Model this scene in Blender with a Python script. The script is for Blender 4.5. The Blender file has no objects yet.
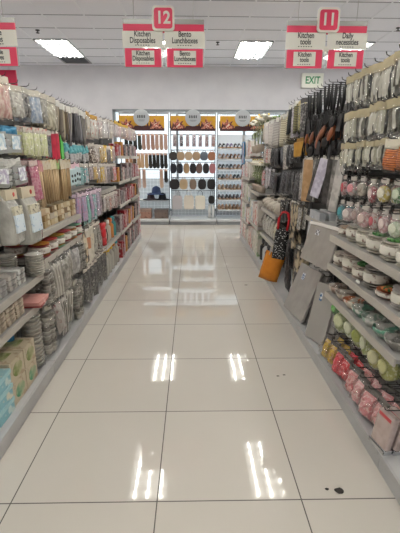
import bpy, bmesh, math, random
from mathutils import Vector, Matrix, Euler
R_ = random.Random(11)
sc = bpy.context.scene
COL = sc.collection
PI = math.pi

# ------------------------------------------------------------------ camera, light, exposure
F, PITCH, YAW, ROLL, CAMH = 393.0, 0.26806, 0.02075, 0.0034, 1.3906
cam_d = bpy.data.cameras.new('camera'); cam = bpy.data.objects.new('camera', cam_d); COL.objects.link(cam)
cam_d.sensor_fit = 'VERTICAL'; cam_d.sensor_height = 24; cam_d.lens = F / 533 * 24; cam_d.clip_start = .02
fw = Vector((math.sin(YAW)*math.cos(PITCH), math.cos(YAW)*math.cos(PITCH), -math.sin(PITCH)))
rt0 = Vector((math.cos(YAW), -math.sin(YAW), 0)); up0 = rt0.cross(fw)
rt = math.cos(ROLL)*rt0 + math.sin(ROLL)*up0; up = -math.sin(ROLL)*rt0 + math.cos(ROLL)*up0
cam.matrix_world = Matrix(((rt.x, up.x, -fw.x, 0), (rt.y, up.y, -fw.y, 0), (rt.z, up.z, -fw.z, CAMH), (0, 0, 0, 1)))
sc.camera = cam
world = bpy.data.worlds.new('world'); sc.world = world; world.use_nodes = True
bg = world.node_tree.nodes['Background']; bg.inputs[0].default_value = (.80, .92, 1, 1); bg.inputs[1].default_value = 1.15
sc.view_settings.view_transform = 'Standard'; sc.view_settings.look = 'None'
sc.view_settings.exposure = 0.44; sc.view_settings.gamma = 1; sc.view_settings.use_curve_mapping = False
sc.cycles.max_bounces = 7; sc.cycles.diffuse_bounces = 6; sc.cycles.glossy_bounces = 3
sc.cycles.transparent_max_bounces = 16; sc.cycles.sample_clamp_indirect = 4
TUBE, PANEL = 40.0, 2.8          # light given off by the troffers' tubes and their louvres

# ------------------------------------------------------------------ materials
def lin(c):
    if isinstance(c, str):
        c = c.lstrip('#'); c = [int(c[i:i+2], 16)/255 for i in (0, 2, 4)]
    return tuple(x/12.92 if x <= .04045 else ((x+.055)/1.055)**2.4 for x in c[:3]) + (1,)
_M = {}
def mat(col, rough=.6, col2=None, scale=30, metal=0, coat=0, alpha=1, bump=0, emit=0, mode='noise', spec=.5, bscale=40, thr=.5):
    key = (col, rough, col2, scale, metal, coat, alpha, bump, emit, mode, spec, bscale, thr)
    if key in _M: return _M[key]
    m = bpy.data.materials.new('mat_'+str(len(_M))); m.use_nodes = True
    nt = m.node_tree; N = nt.nodes; L = nt.links; b = N['Principled BSDF']
    b.inputs['Base Color'].default_value = lin(col); b.inputs['Roughness'].default_value = rough
    b.inputs['Metallic'].default_value = metal; b.inputs['Coat Weight'].default_value = coat
    b.inputs['Coat Roughness'].default_value = .08; b.inputs['Alpha'].default_value = alpha
    b.inputs['Specular IOR Level'].default_value = spec
    if emit:
        b.inputs['Emission Color'].default_value = lin(col); b.inputs['Emission Strength'].default_value = emit
    if col2 or bump: tc = N.new('ShaderNodeTexCoord')
    if col2:
        mx = N.new('ShaderNodeMix'); mx.data_type = 'RGBA'
        mx.inputs[6].default_value = lin(col); mx.inputs[7].default_value = lin(col2)
        rp = N.new('ShaderNodeValToRGB')
        if mode in ('noise', 'print', 'dots'):
            if mode == 'dots':
                t = N.new('ShaderNodeTexVoronoi'); t.inputs['Scale'].default_value = scale
            else:
                t = N.new('ShaderNodeTexNoise'); t.inputs['Scale'].default_value = scale; t.inputs['Detail'].default_value = 3
            L.new(tc.outputs['Object'], t.inputs['Vector']); L.new(t.outputs[0], rp.inputs[0])
            w = .06 if mode != 'noise' else .15
            rp.color_ramp.elements[0].position = thr-w; rp.color_ramp.elements[1].position = thr+w
        else:   # stripes along an axis
            t = N.new('ShaderNodeTexWave'); t.wave_type = 'BANDS'; t.bands_direction = mode[-1].upper()
            t.inputs['Scale'].default_value = scale; t.inputs['Distortion'].default_value = .6
            L.new(tc.outputs['Object'], t.inputs['Vector']); L.new(t.outputs[0], rp.inputs[0])
            rp.color_ramp.elements[0].position = thr-.08; rp.color_ramp.elements[1].position = thr+.08
        L.new(rp.outputs[0], mx.inputs[0]); L.new(mx.outputs[2], b.inputs['Base Color'])
    if bump:
        n = N.new('ShaderNodeTexNoise'); n.inputs['Scale'].default_value = bscale; n.inputs['Detail'].default_value = 2
        bp = N.new('ShaderNodeBump'); bp.inputs['Strength'].default_value = bump; bp.inputs['Distance'].default_value = .01
        L.new(tc.outputs['Object'], n.inputs['Vector']); L.new(n.outputs[0], bp.inputs['Height'])
        L.new(bp.outputs[0], b.inputs['Normal']); 
        if coat: L.new(bp.outputs[0], b.inputs['Coat Normal'])
    _M[key] = m; return m
def film(tint='#dcdcda', a=.38, bs=30):
    """thin crinkled clear plastic: mostly see-through, glossy where it folds"""
    key = ('film', bs)
    if key in _M: return _M[key]
    m = bpy.data.materials.new('clear_film'); m.use_nodes = True; nt = m.node_tree; N = nt.nodes; L = nt.links
    N.remove(N['Principled BSDF']); out = N['Material Output']
    tc = N.new('ShaderNodeTexCoord'); n = N.new('ShaderNodeTexNoise'); n.inputs['Scale'].default_value = bs; n.inputs['Detail'].default_value = 2
    L.new(tc.outputs['Object'], n.inputs['Vector'])
    bp = N.new('ShaderNodeBump'); bp.inputs['Strength'].default_value = 1; bp.inputs['Distance'].default_value = .009; L.new(n.outputs[0], bp.inputs['Height'])
    fr = N.new('ShaderNodeLayerWeight'); fr.inputs['Blend'].default_value = .5; L.new(bp.outputs[0], fr.inputs['Normal'])
    pw = N.new('ShaderNodeMath'); pw.operation = 'POWER'; L.new(fr.outputs['Facing'], pw.inputs[0]); pw.inputs[1].default_value = 4
    ad = N.new('ShaderNodeMath'); ad.operation = 'MULTIPLY_ADD'; ad.use_clamp = True; L.new(pw.outputs[0], ad.inputs[0]); ad.inputs[1].default_value = .42; ad.inputs[2].default_value = .075
    tr = N.new('ShaderNodeBsdfTransparent'); tr.inputs[0].default_value = (.97, .97, .965, 1)
    gl = N.new('ShaderNodeBsdfGlossy'); gl.inputs['Roughness'].default_value = .16; L.new(bp.outputs[0], gl.inputs['Normal'])
    mx = N.new('ShaderNodeMixShader'); L.new(ad.outputs[0], mx.inputs[0]); L.new(tr.outputs[0], mx.inputs[1]); L.new(gl.outputs[0], mx.inputs[2])
    L.new(mx.outputs[0], out.inputs[0]); _M[key] = m; return m
def wrap(c, c2=None, scale=28, mode='print', thr=.5): return mat(c, .5, c2, scale*1.9, coat=(.12 if int(c[1:3], 16) < 90 else .5), bump=.8, bscale=26, mode=mode, thr=thr)
def plain(c, rough=.6, c2=None, scale=30): return mat(c, rough, c2, scale)
METAL = mat('#b9babb', .32, metal=.8); STEEL = mat('#c9c9cb', .2, metal=1); BLACK = mat('#1b1a1c', .4)
GREY = mat('#a3a19f', .45, '#9a9896', 8); LIP = mat('#b3ada5', .5); WHITE = mat('#e8e6e2', .5); DARKW = mat('#2a292b', .35, metal=.3)

# ------------------------------------------------------------------ mesh collector
class MB:
    def __init__(s): s.bm = bmesh.new(); s.mats = []; s.smooth = []
    def mi(s, m):
        if m not in s.mats: s.mats.append(m)
        return s.mats.index(m)
    def face(s, vs, i, sm=False):
        try: f = s.bm.faces.new(vs)
        except ValueError: return
        f.material_index = i; f.smooth = sm
    def box(s, lo, hi, m, M=None, bev=0):
        i = s.mi(m); c = [Vector((x, y, z)) for z in (lo[2], hi[2]) for y in (lo[1], hi[1]) for x in (lo[0], hi[0])]
        if M: c = [M @ p for p in c]
        v = [s.bm.verts.new(p) for p in c]
        fs = []
        for q in ((0, 2, 3, 1), (4, 5, 7, 6), (0, 1, 5, 4), (2, 6, 7, 3), (0, 4, 6, 2), (1, 3, 7, 5)):
            f = s.bm.faces.new([v[k] for k in q]); f.material_index = i; fs.append(f)
        if bev:
            es = list({e for f in fs for e in f.edges})
            r = bmesh.ops.bevel(s.bm, geom=es, offset=bev, segments=2, affect='EDGES', profile=.5)
            for f in r['faces']: f.material_index = i
        return s
    def loft(s, rings, m, cap=True, sm=True, closed=True):
        i = s.mi(m); vr = [[s.bm.verts.new(p) for p in r] for r in rings]
        n = len(rings[0])
        for a, b in zip(vr, vr[1:]):
            for k in range(n if closed else n-1):
                s.face([a[k], a[(k+1) % n], b[(k+1) % n], b[k]], i, sm)
        if cap and closed: s.face(vr[0][::-1], i); s.face(vr[-1], i)
        return s
    def tube(s, pts, r, m, n=6):
        pts = [Vector(p) for p in pts]; rings = []
        for k, p in enumerate(pts):
            t = (pts[min(k+1, len(pts)-1)] - pts[max(k-1, 0)]).normalized()
            a = Vector((0, 0, 1)) if abs(t.z) < .9 else Vector((1, 0, 0))
            u = t.cross(a).normalized(); v = t.cross(u)
            rr = r[k] if isinstance(r, (list, tuple)) else r
            rings.append([p + u*rr*math.cos(2*PI*j/n) + v*rr*math.sin(2*PI*j/n) for j in range(n)])
        return s.loft(rings, m)
    def lathe(s, prof, m, o=(0, 0, 0), n=14, axis='z', rib=0):
        rings = []
        for r, z in prof:
            ring = []
            for j in range(n):
                a = 2*PI*j/n; q = r*(1+(rib if j % 2 else -rib)); p = (q*math.cos(a), q*math.sin(a), z)
                if axis == 'y': p = (p[0], p[2], p[1])
                ring.append(Vector(p)+Vector(o))
            rings.append(ring)
        return s.loft(rings, m)
    def pillow(s, w, h, t, m, o=(0, 0, 0), seed=0, wr=.12, nx=6, nz=8, ex=4):
        """a stuffed pouch hanging down from o: x width, -z height, y thickness"""
        i = s.mi(m); rr = random.Random(seed); vs = {}
        for sd in (-1, 1):
            for a in range(nx+1):
                for b in range(nz+1):
                    u, v = 2*a/nx-1, 2*b/nz-1
                    edge = a in (0, nx) or b in (0, nz)
                    if edge and sd == 1: vs[(1, a, b)] = vs[(-1, a, b)]; continue
                    th = 0 if edge else t/2*(1-abs(u)**ex)*(1-abs(v)**ex)*(1+rr.uniform(-1, 1)*wr*2)
                    vs[(sd, a, b)] = s.bm.verts.new(Vector(o)+Vector((u*w/2*(1+rr.uniform(-1, 1)*.02), sd*th+rr.uniform(-1, 1)*t*wr*.3, -h/2+v*h/2)))
        for sd in (-1, 1):
            for a in range(nx):
                for b in range(nz):
                    q = [vs[(sd, a, b)], vs[(sd, a+1, b)], vs[(sd, a+1, b+1)], vs[(sd, a, b+1)]]
                    if sd == 1: q.reverse()
                    s.face(q, i, wr < .1)
        return s
    def prism(s, pts, t, m, o=(0, 0, 0), M=None):
        """outline in the x,z plane given thickness t in y"""
        i = s.mi(m); T = lambda p: (M @ p if M else p)
        a = [s.bm.verts.new(T(Vector(o)+Vector((x, -t/2, z)))) for x, z in pts]
        b = [s.bm.verts.new(T(Vector(o)+Vector((x, t/2, z)))) for x, z in pts]
        n = len(pts); s.face(a, i); s.face(b[::-1], i)
        for k in range(n): s.face([a[k], b[k], b[(k+1) % n], a[(k+1) % n]], i)
        return s
    def sphere(s, o, r, m, n=10, sc_=(1, 1, 1)):
        rings = []
        for k in range(1, 7):
            t = PI*k/7
            rings.append([Vector(o)+Vector((r*sc_[0]*math.sin(t)*math.cos(2*PI*j/n), r*sc_[1]*math.sin(t)*math.sin(2*PI*j/n), r*sc_[2]*math.cos(t))) for j in range(n)])
        return s.loft(rings, m)
    def mesh(s, name):
        bmesh.ops.recalc_face_normals(s.bm, faces=s.bm.faces)
        me = bpy.data.meshes.new(name); s.bm.to_mesh(me); s.bm.free()
        for m in s.mats: me.materials.append(m)
        return me
_C = {}
def cached(key, name, fn):
    if key not in _C:
        b = MB(); fn(b); _C[key] = b.mesh(name)
    return _C[key]
def obj(name, me, parent=None, loc=(0, 0, 0), rot=(0, 0, 0), label=None):
    if isinstance(me, MB): me = me.mesh(name)
    o = bpy.data.objects.new(name, me); COL.objects.link(o); o.location = loc; o.rotation_euler = rot
    if parent: o.parent = parent
    if label: o['label'] = label
    return o
def tag(o, label, cat, group=None, kind=None):
    if label: o['label'] = label
    if cat: o['category'] = cat
    if group: o['group'] = group
    if kind: o['kind'] = kind
    return o
def empty(name, label, cat, loc=(0, 0, 0), rot=(0, 0, 0), group=None):
    o = bpy.data.objects.new(name, None); COL.objects.link(o); o.location = loc; o.rotation_euler = rot
    o.empty_display_size = .05
    return tag(o, label, cat, group)
def struct(name, b, label=None):
    o = obj(name, b); o['kind'] = 'structure'
    if label: o['label'] = label
    return o
def text(name, s, size, loc, rot, m, parent, align='CENTER', ext=.0015, bold=0, spacing=1, sx=1):
    c = bpy.data.curves.new(name, 'FONT'); c.body = s; c.size = size; c.align_x = align; c.align_y = 'CENTER'
    c.extrude = ext; c.offset = bold; c.space_line = spacing; c.materials.append(m)
    t_ = bpy.data.objects.new(name, c); me = bpy.data.meshes.new_from_object(t_); bpy.data.objects.remove(t_); bpy.data.curves.remove(c)
    if not me.materials: me.materials.append(m)
    o = bpy.data.objects.new(name, me); COL.objects.link(o); o.location = loc; o.rotation_euler = rot; o.scale.x = sx; o.parent = parent
    return o

# ------------------------------------------------------------------ the room
CEIL, BACKY = 3.42, 9.86
XL, XR, YF = -6.0, 6.0, -7.0
def floor_mat():
    m = bpy.data.materials.new('floor_tiles'); m.use_nodes = True; nt = m.node_tree; N = nt.nodes; L = nt.links; b = N['Principled BSDF']
    tc = N.new('ShaderNodeTexCoord'); sp = N.new('ShaderNodeSeparateXYZ'); L.new(tc.outputs['Object'], sp.inputs[0])
    def line(sock, off):
        a = N.new('ShaderNodeMath'); a.operation = 'SUBTRACT'; L.new(sp.outputs[sock], a.inputs[0]); a.inputs[1].default_value = off - 61
        d = N.new('ShaderNodeMath'); d.operation = 'DIVIDE'; L.new(a.outputs[0], d.inputs[0]); d.inputs[1].default_value = .61
        f = N.new('ShaderNodeMath'); f.operation = 'FRACT'; L.new(d.outputs[0], f.inputs[0])
        g = N.new('ShaderNodeMath'); g.operation = 'PINGPONG'; L.new(f.outputs[0], g.inputs[0]); g.inputs[1].default_value = .5
        h = N.new('ShaderNodeMath'); h.operation = 'LESS_THAN'; L.new(g.outputs[0], h.inputs[0]); h.inputs[1].default_value = .0042
        fl = N.new('ShaderNodeMath'); fl.operation = 'FLOOR'; L.new(d.outputs[0], fl.inputs[0])
        return h, fl
    (lx, fx), (ly, fy) = line(0, -.7597), line(1, 1.3343)
    mx = N.new('ShaderNodeMath'); mx.operation = 'MAXIMUM'; L.new(lx.outputs[0], mx.inputs[0]); L.new(ly.outputs[0], mx.inputs[1])
    cb = N.new('ShaderNodeCombineXYZ'); L.new(fx.outputs[0], cb.inputs[0]); L.new(fy.outputs[0], cb.inputs[1])
    wn = N.new('ShaderNodeTexWhiteNoise'); wn.noise_dimensions = '2D'; L.new(cb.outputs[0], wn.inputs['Vector'])
    ns = N.new('ShaderNodeTexNoise'); ns.inputs['Scale'].default_value = 1.6; ns.inputs['Detail'].default_value = 5; L.new(tc.outputs['Object'], ns.inputs['Vector'])
    av = N.new('ShaderNodeMath'); av.operation = 'MULTIPLY_ADD'; L.new(wn.outputs['Value'], av.inputs[0]); av.inputs[1].default_value = .35; L.new(ns.outputs[0], av.inputs[2])
    c = N.new('ShaderNodeMix'); c.data_type = 'RGBA'; L.new(av.outputs[0], c.inputs[0]); c.inputs[6].default_value = lin('#c4beb6'); c.inputs[7].default_value = lin('#cfc9c1')
    c2 = N.new('ShaderNodeMix'); c2.data_type = 'RGBA'; L.new(mx.outputs[0], c2.inputs[0]); L.new(c.outputs[2], c2.inputs[6]); c2.inputs[7].default_value = lin('#4c4641')
    L.new(c2.outputs[2], b.inputs['Base Color'])
    rg = N.new('ShaderNodeMath'); rg.operation = 'MULTIPLY_ADD'; L.new(mx.outputs[0], rg.inputs[0]); rg.inputs[1].default_value = .5; rg.inputs[2].default_value = .015
    ns2 = N.new('ShaderNodeTexNoise'); ns2.inputs['Scale'].default_value = 5; L.new(tc.outputs['Object'], ns2.inputs['Vector'])
    rg2 = N.new('ShaderNodeMath'); rg2.operation = 'MULTIPLY_ADD'; L.new(ns2.outputs[0], rg2.inputs[0]); rg2.inputs[1].default_value = .05; L.new(rg.outputs[0], rg2.inputs[2])
    L.new(rg2.outputs[0], b.inputs['Roughness']); b.inputs['IOR'].default_value = 1.55; b.inputs['Specular IOR Level'].default_value = .6
    bp = N.new('ShaderNodeBump'); bp.inputs['Distance'].default_value = .002; bp.inputs['Strength'].default_value = .06
    ns3 = N.new('ShaderNodeTexNoise'); ns3.inputs['Scale'].default_value = 7; L.new(tc.outputs['Object'], ns3.inputs['Vector']); L.new(ns3.outputs[0], bp.inputs['Height'])
    L.new(bp.outputs[0], b.inputs['Normal'])
    return m
def ceiling_mat():
    m = bpy.data.materials.new('ceiling_tiles'); m.use_nodes = True; nt = m.node_tree; N = nt.nodes; L = nt.links; b = N['Principled BSDF']
    tc = N.new('ShaderNodeTexCoord'); ns = N.new('ShaderNodeTexNoise'); ns.inputs['Scale'].default_value = 60; ns.inputs['Detail'].default_value = 6
    L.new(tc.outputs['Object'], ns.inputs['Vector'])
    c = N.new('ShaderNodeMix'); c.data_type = 'RGBA'; L.new(ns.outputs[0], c.inputs[0]); c.inputs[6].default_value = lin('#e2e4ec'); c.inputs[7].default_value = lin('#ecedf3')
    L.new(c.outputs[2], b.inputs['Base Color']); b.inputs['Roughness'].default_value = .9
    return m
struct('floor', MB().box((XL, YF, -.1), (XR, 14, 0), floor_mat()))
struct('ceiling', MB().box((XL, YF, CEIL), (XR, BACKY+.2, CEIL+.1), ceiling_mat()))
WALLM = mat('#bfbec4', .75, '#c5c4c9', 3)
WX0, WX1, WZ0, WZ1 = -1.86, 3.4, .12, 2.50
wb = MB()
wb.box((XL, BACKY, 0), (WX0, BACKY+.2, CEIL), WALLM).box((WX1, BACKY, 0), (XR, BACKY+.2, CEIL), WALLM)
wb.box((WX0, BACKY, WZ1), (WX1, BACKY+.2, CEIL), WALLM).box((WX0, BACKY, 0), (WX1, BACKY+.2, WZ0), WALLM)
struct('wall_back', wb)
struct('wall_left', MB().box((XL-.2, YF, 0), (XL, BACKY+.2, CEIL), WALLM))
struct('wall_right', MB().box((XR, YF, 0), (XR+.2, BACKY+.2, CEIL), WALLM))
struct('wall_front', MB().box((XL-.2, YF-.2, 0), (XR+.2, YF, CEIL), WALLM))
GL = mat('#eef6f8', .05, alpha=.12); FR = mat('#7c8288', .4, metal=.5)
wf = empty('window_1', 'wide bright shop window behind the back display racks', None, (0, BACKY+.05, 0)); wf['kind'] = 'structure'
fb = MB(); fb.box((WX0, -.05, WZ1-.06), (WX1, .07, WZ1), FR).box((WX0, -.05, WZ0), (WX1, .07, WZ0+.06), FR)
fb.box((WX0, -.05, WZ0), (WX0+.06, .07, WZ1), FR).box((WX1-.06, -.05, WZ0), (WX1, .07, WZ1), FR)
for x in (-.35, 1.25): fb.box((x-.025, -.04, WZ0), (x+.025, .06, WZ1), FR)
obj('window_frame', fb, wf)
obj('window_pane', MB().box((WX0+.06, -.004, WZ0+.06), (WX1-.06, .004, WZ1-.06), GL), wf)
TB = mat('#e6e8ee', .5)
tb = MB()
for k in range(-9, 10):
    x = .25+.61*k
    if XL < x < XR: tb.box((x-.012, YF, CEIL-.006), (x+.012, BACKY, CEIL), TB)
for k in range(-24, 5):
    y = 7.8+.61*k
    if YF < y < BACKY: tb.box((XL, y-.008, CEIL-.004), (XR, y+.008, CEIL), mat('#8d909a', .6))
struct('trim_1', tb)

# troffers
LAMPB = mat('#f4f2ea', .5, emit=PANEL); LAMPT = mat('#fffdf4', .5, emit=TUBE); LFR = mat('#8b8e92', .4, metal=.3)
def troffer(x, y, label):
    r = empty('ceiling_light', label, 'ceiling light', (x, y, CEIL), group='square grid ceiling lights')
    obj('frame', cached('tf', 'frame', lambda b: [b.box((-.305, -.61, -.02), (-.285, .61, -.002), LFR), b.box((.285, -.61, -.02), (.305, .61, -.002), LFR),
        b.box((-.285, -.61, -.02), (.285, -.59, -.002), LFR), b.box((-.285, .59, -.02), (.285, .61, -.002), LFR)]), r)
    obj('reflector', cached('tr', 'reflector', lambda b: b.box((-.285, -.59, -.008), (.285, .59, -.003), LAMPB)), r)
    for k in (-.19, 0, .19):
        obj('tube', cached('tt', 'tube', lambda b: b.tube([(0, -.56, 0), (0, .56, 0)], .011, LAMPT, 6)), r, (k, 0, -.026))
    def lv(b):
        for j in range(-2, 3): b.box((-.285, j*.2-.006, -.05), (.285, j*.2+.006, -.021), LFR)
        for xx in (-.095, .095): b.box((xx-.004, -.59, -.05), (xx+.004, .59, -.021), LFR)
    obj('louvre', cached('tl', 'louvre', lv), r)
names_x = {-4.33: 'far left', -2.50: 'left', -.665: 'left centre', 1.165: 'right centre', 3.0: 'right', 4.82: 'far right'}
names_y = {8.41: 'row nearest the back wall', 5.22: 'row over the aisle middle', 2.31: 'row over the camera', -.74: 'row behind the camera', -3.79: 'unseen row added to brighten the signs'}  # the rearmost row is unseen, added to throw more light on the signs
for x, nx_ in names_x.items():
    for y, ny in names_y.items():
        if abs(x) > 4 and y < 0: continue
        troffer(x, y, f'white fluorescent ceiling light, {nx_} in the {ny}')
r = empty('ceiling_vent', 'dark square air vent beyond the left ceiling light', 'vent', (-2.50, 9.33, CEIL))
obj('frame', MB().box((-.3, -.3, -.015), (.3, -.26, -.001), LFR).box((-.3, .26, -.015), (.3, .3, -.001), LFR).box((-.3, -.26, -.015), (-.26, .26, -.001), LFR).box((.26, -.26, -.015), (.3, .26, -.001), LFR), r)
gv = MB().box((-.26, -.26, -.006), (.26, .26, -.001), mat('#2c2d31', .8))
for k in range(8): gv.box((-.26, -.24+k*.065, -.014), (.26, -.21+k*.065, -.008), mat('#55575c', .5))
obj('grille', gv, r)
for (x, y, l) in ((-2.53, 7.3, 'small sprinkler head beside the left ceiling light'), (.47, 7.9, 'small sprinkler head left of the right ceiling light'), (3.3, 7.0, 'small sprinkler head beyond the aisle 11 sign')):
    s_ = MB().lathe([(.035, -.003), (.035, -.012), (.01, -.014), (.01, -.04), (.03, -.045), (.03, -.05)], mat('#3b3c40', .5), n=10)
    tag(obj('sprinkler', s_, loc=(x, y, CEIL)), l, 'sprinkler', 'ceiling sprinklers')

# hanging aisle signs
PINK = mat('#e0345c', .4); SW = mat('#e6e4da', .4); INK = mat('#2c2a2c', .5); CLR = mat('#d9e4e2', .1, alpha=.45); SGREY = mat('#9b9a98', .35, metal=.5)
def aisle_sign(x, y, num, lt, rt_, label, rl=None):
    r = empty('aisle_sign', label, 'aisle sign', (x, y, 2.80), group='hanging aisle signs')
    # 0 is the level of the top rail; the panels hang below
    obj('top_rail', MB().box((-.41, -.015, -.10), (.41, .015, -.055), SGREY), r)
    obj('header_panel', MB().box((-.41, -.012, -.175), (.41, .008, -.10), PINK), r)
    for sx, tx in ((-1, lt), (1, rt_)):
        cx = sx*.215
        p = obj('upper_panel', MB().box((cx-.205, -.020, -.315), (cx+.205, -.012, -.165), SW), r)
        text('lettering', tx, .074, (cx+.0, -.021, -.222), (PI/2, 0, 0), INK, p, bold=.0012, spacing=.8, sx=.74)
        mk = MB()
        for k in range(6): mk.box((cx-.075+k*.026, -.0225, -.298), (cx-.062+k*.026, -.020, -.291), INK)
        obj('small_print', mk, p)
        q = obj('lower_panel', MB().box((cx-.185, -.012, -.495), (cx+.185, -.004, -.322), PINK), r)
        i_ = obj('white_card', MB().box((cx-.115, -.016, -.475), (cx+.115, -.0125, -.342), SW), q)
        text('lettering', (rl or tx) if sx > 0 else tx, .062, (cx, -.017, -.393), (PI/2, 0, 0), INK, q, bold=.0012, spacing=.8, sx=.74)
        mk = MB()
        for k in range(6): mk.box((cx-.07+k*.024, -.0185, -.463), (cx-.058+k*.024, -.0165, -.457), INK)
        obj('small_print', mk, q)
        obj('clear_holder', MB().box((cx-.2, -.003, -.50), (cx+.2, 0, -.318), CLR), r)
        obj('wire', MB().tube([(sx*.3, 0, -.06), (sx*.3, 0, CEIL-2.802)], .0025, METAL, 5), r)
    obj('connector', MB().box((-.03, -.022, -.335), (.03, -.010, -.315), SW).box((-.008, -.022, -.36), (.008, -.010, -.29), SW), r)
    pl = MB(); c = []
    def rr(hw, hh, rad, n=5):
        o = []
        for (sx, sz, a0) in ((1, 1, 0), (-1, 1, 90), (-1, -1, 180), (1, -1, 270)):
            for k in range(n+1):
                a = math.radians(a0+90*k/n); o.append((sx*(hw-rad)+rad*math.cos(a), sz*(hh-rad)+rad*math.sin(a)))
        return o
    pl.prism(rr(.112, .112, .034), .02, SW, (0, -.03, -.055))
    nb = obj('number_plate', pl, r)
    obj('number_field', MB().prism(rr(.092, .092, .026), .004, PINK, (0, -.042, -.055)), nb)
    text('number', num, .155, (0, -.0455, -.055), (PI/2, 0, 0), SW, nb, bold=.004, sx=.95)
aisle_sign(-.285, 4.5, '12', 'Kitchen\nDisposables', 'Bento\nLunchboxes', 'pink and white hanging sign numbered 12, Kitchen Disposables and Bento Lunchboxes')
aisle_sign(1.385, 4.5, '11', 'Kitchen\ntools', 'Daily\nnecessities', 'pink and white hanging sign numbered 11, Kitchen tools and Daily necessities', 'Kitchen\ntools')
aisle_sign(-2.19, 4.5, '13', 'Kitchen\nwares', 'Table\nwares', 'pink and white hanging sign cut off at the left edge of the photo')
r = empty('sale_banner', 'crimson banner with orange print hanging just below the left edge sign', 'banner', (-2.29, 4.62, 1.84))
obj('panel', MB().box((-.42, -.01, 0), (.42, .01, .45), mat('#b01240', .5)), r)
obj('print', MB().prism([(.10, .0), (.34, .0), (.36, .10), (.28, .14), (.30, .22), (.2, .18), (.12, .28), (.04, .16), (-.1, .2), (-.1, 0)], .004, mat('#f0803a', .5, '#f6c04a', 12, mode='print'), (0, -.014, 0)), r)
for s_ in (-.35, .35): obj('wire', MB().tube([(s_, 0, .44), (s_, 0, CEIL-1.843)], .003, METAL, 5), r)
r = empty('exit_sign', 'white exit sign with green letters on the back wall', 'exit sign', (2.78, BACKY-.04, 3.13))
obj('housing', MB().box((-.25, -.03, -.155), (.25, .038, .155), mat('#e4e6dc', .4), bev=.01), r)
text('lettering', 'EXIT', .215, (0, -.0325, 0), (PI/2, 0, 0), mat('#0f8a52', .4), r, bold=.004, sx=.78)

# ------------------------------------------------------------------ gondola shelf units
LXF, LXB = -.905, -1.34        # left: deck front, back panel face
RXF, RXB = .85, 1.30
PANELM = mat('#5c5a59', .55, '#3a3938', 60, mode='dots', thr=.12)  # panel colour darkened to paint in the shade behind the goods
KICK = mat('#b2b1b2', .4, '#bcbbbc', 4); DECK = mat('#c0c0c1', .4, '#b4b4b6', 5); UPR = mat('#6f6f70', .4, metal=.4)
ORD = ['', 'nearest', 'second', 'third', 'fourth', 'fifth', 'farthest']
def unit(side, k, y0, y1, shelves, end=False):
    """side -1 left, 1 right; one bay with its deck, back panel, uprights and shelves"""
    S = 'left' if side < 0 else 'right'
    xf, xb = (-LXF, -LXB) if side < 0 else (RXF, RXB)
    r = empty('gondola_shelf_unit', f'{ORD[k]} grey metal shelf unit of the {S} side of the aisle', 'shelf unit', (side*xf, y0, 0), group=f'{S} aisle shelf units')
    W = y1-y0-.004; sg = side
    def bx(a, b, **k_):  # x measured from deck front inwards
        lo = [min(sg*a[0], sg*b[0]), a[1], a[2]]; hi = [max(sg*a[0], sg*b[0]), b[1], b[2]]
        return lo, hi
    D = xb-xf
    obj('back_panel', MB().box(*bx((D, 0, .0), (D+.03, W, 1.84)), PANELM), r)
    obj('kick_plate', MB().box(*bx((.012, 0, 0), (.03, W, .075)), KICK), r)
    obj('base_deck', MB().box(*bx((0, 0, .077), (.014, W, .10)), KICK).box(*bx((.014, 0, .088), (D, W, .10)), DECK), r)
    obj('upright', MB().box(*bx((D-.03, 0, .1), (D, .03, 1.86)), UPR), r)
    for z, x_in, ya, yb in shelves:
        lipz = .035
        s_ = obj('shelf', MB().box(*bx((x_in+.006, max(ya-y0, .002), z-.02), (D-.032, min(yb-y0, W), z)), GREY), r)
        obj('price_rail', MB().box(*bx((x_in-.004, max(ya-y0, .002), z-lipz), (x_in+.005, min(yb-y0, W), z+.004)), LIP), s_)
    if end:
        e = MB(); PK = mat('#d9a3ad', .5, '#e9dede', 40, mode='print')
        e.box(*bx((.03, W, 0), (D+.03, W+.02, 1.30)), WHITE)
        p = obj('end_panel', e, r)
        obj('edge_strip', MB().box(*bx((.012, W, .02), (.029, W+.03, 1.28)), PK), p)
    return r
HOOK = {}
def hook(parent_unit, side, x_tip, y, z, x_back):
    """chrome or black peg hook; part of the unit it is fixed to"""
    ln = x_back-x_tip
    me = cached(('hook', round(ln, 2), side), 'peg_hook', lambda b: b.tube([(side*(ln), 0, 0), (side*.012, 0, 0), (0, 0, .006), (-side*.004, 0, .018)], .0024, DARKW, 5))
    o = obj('peg_hook', me, parent_unit); px, py, pz = parent_unit.location
    o.location = (side*x_tip-px, y-py, z-pz)

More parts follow.
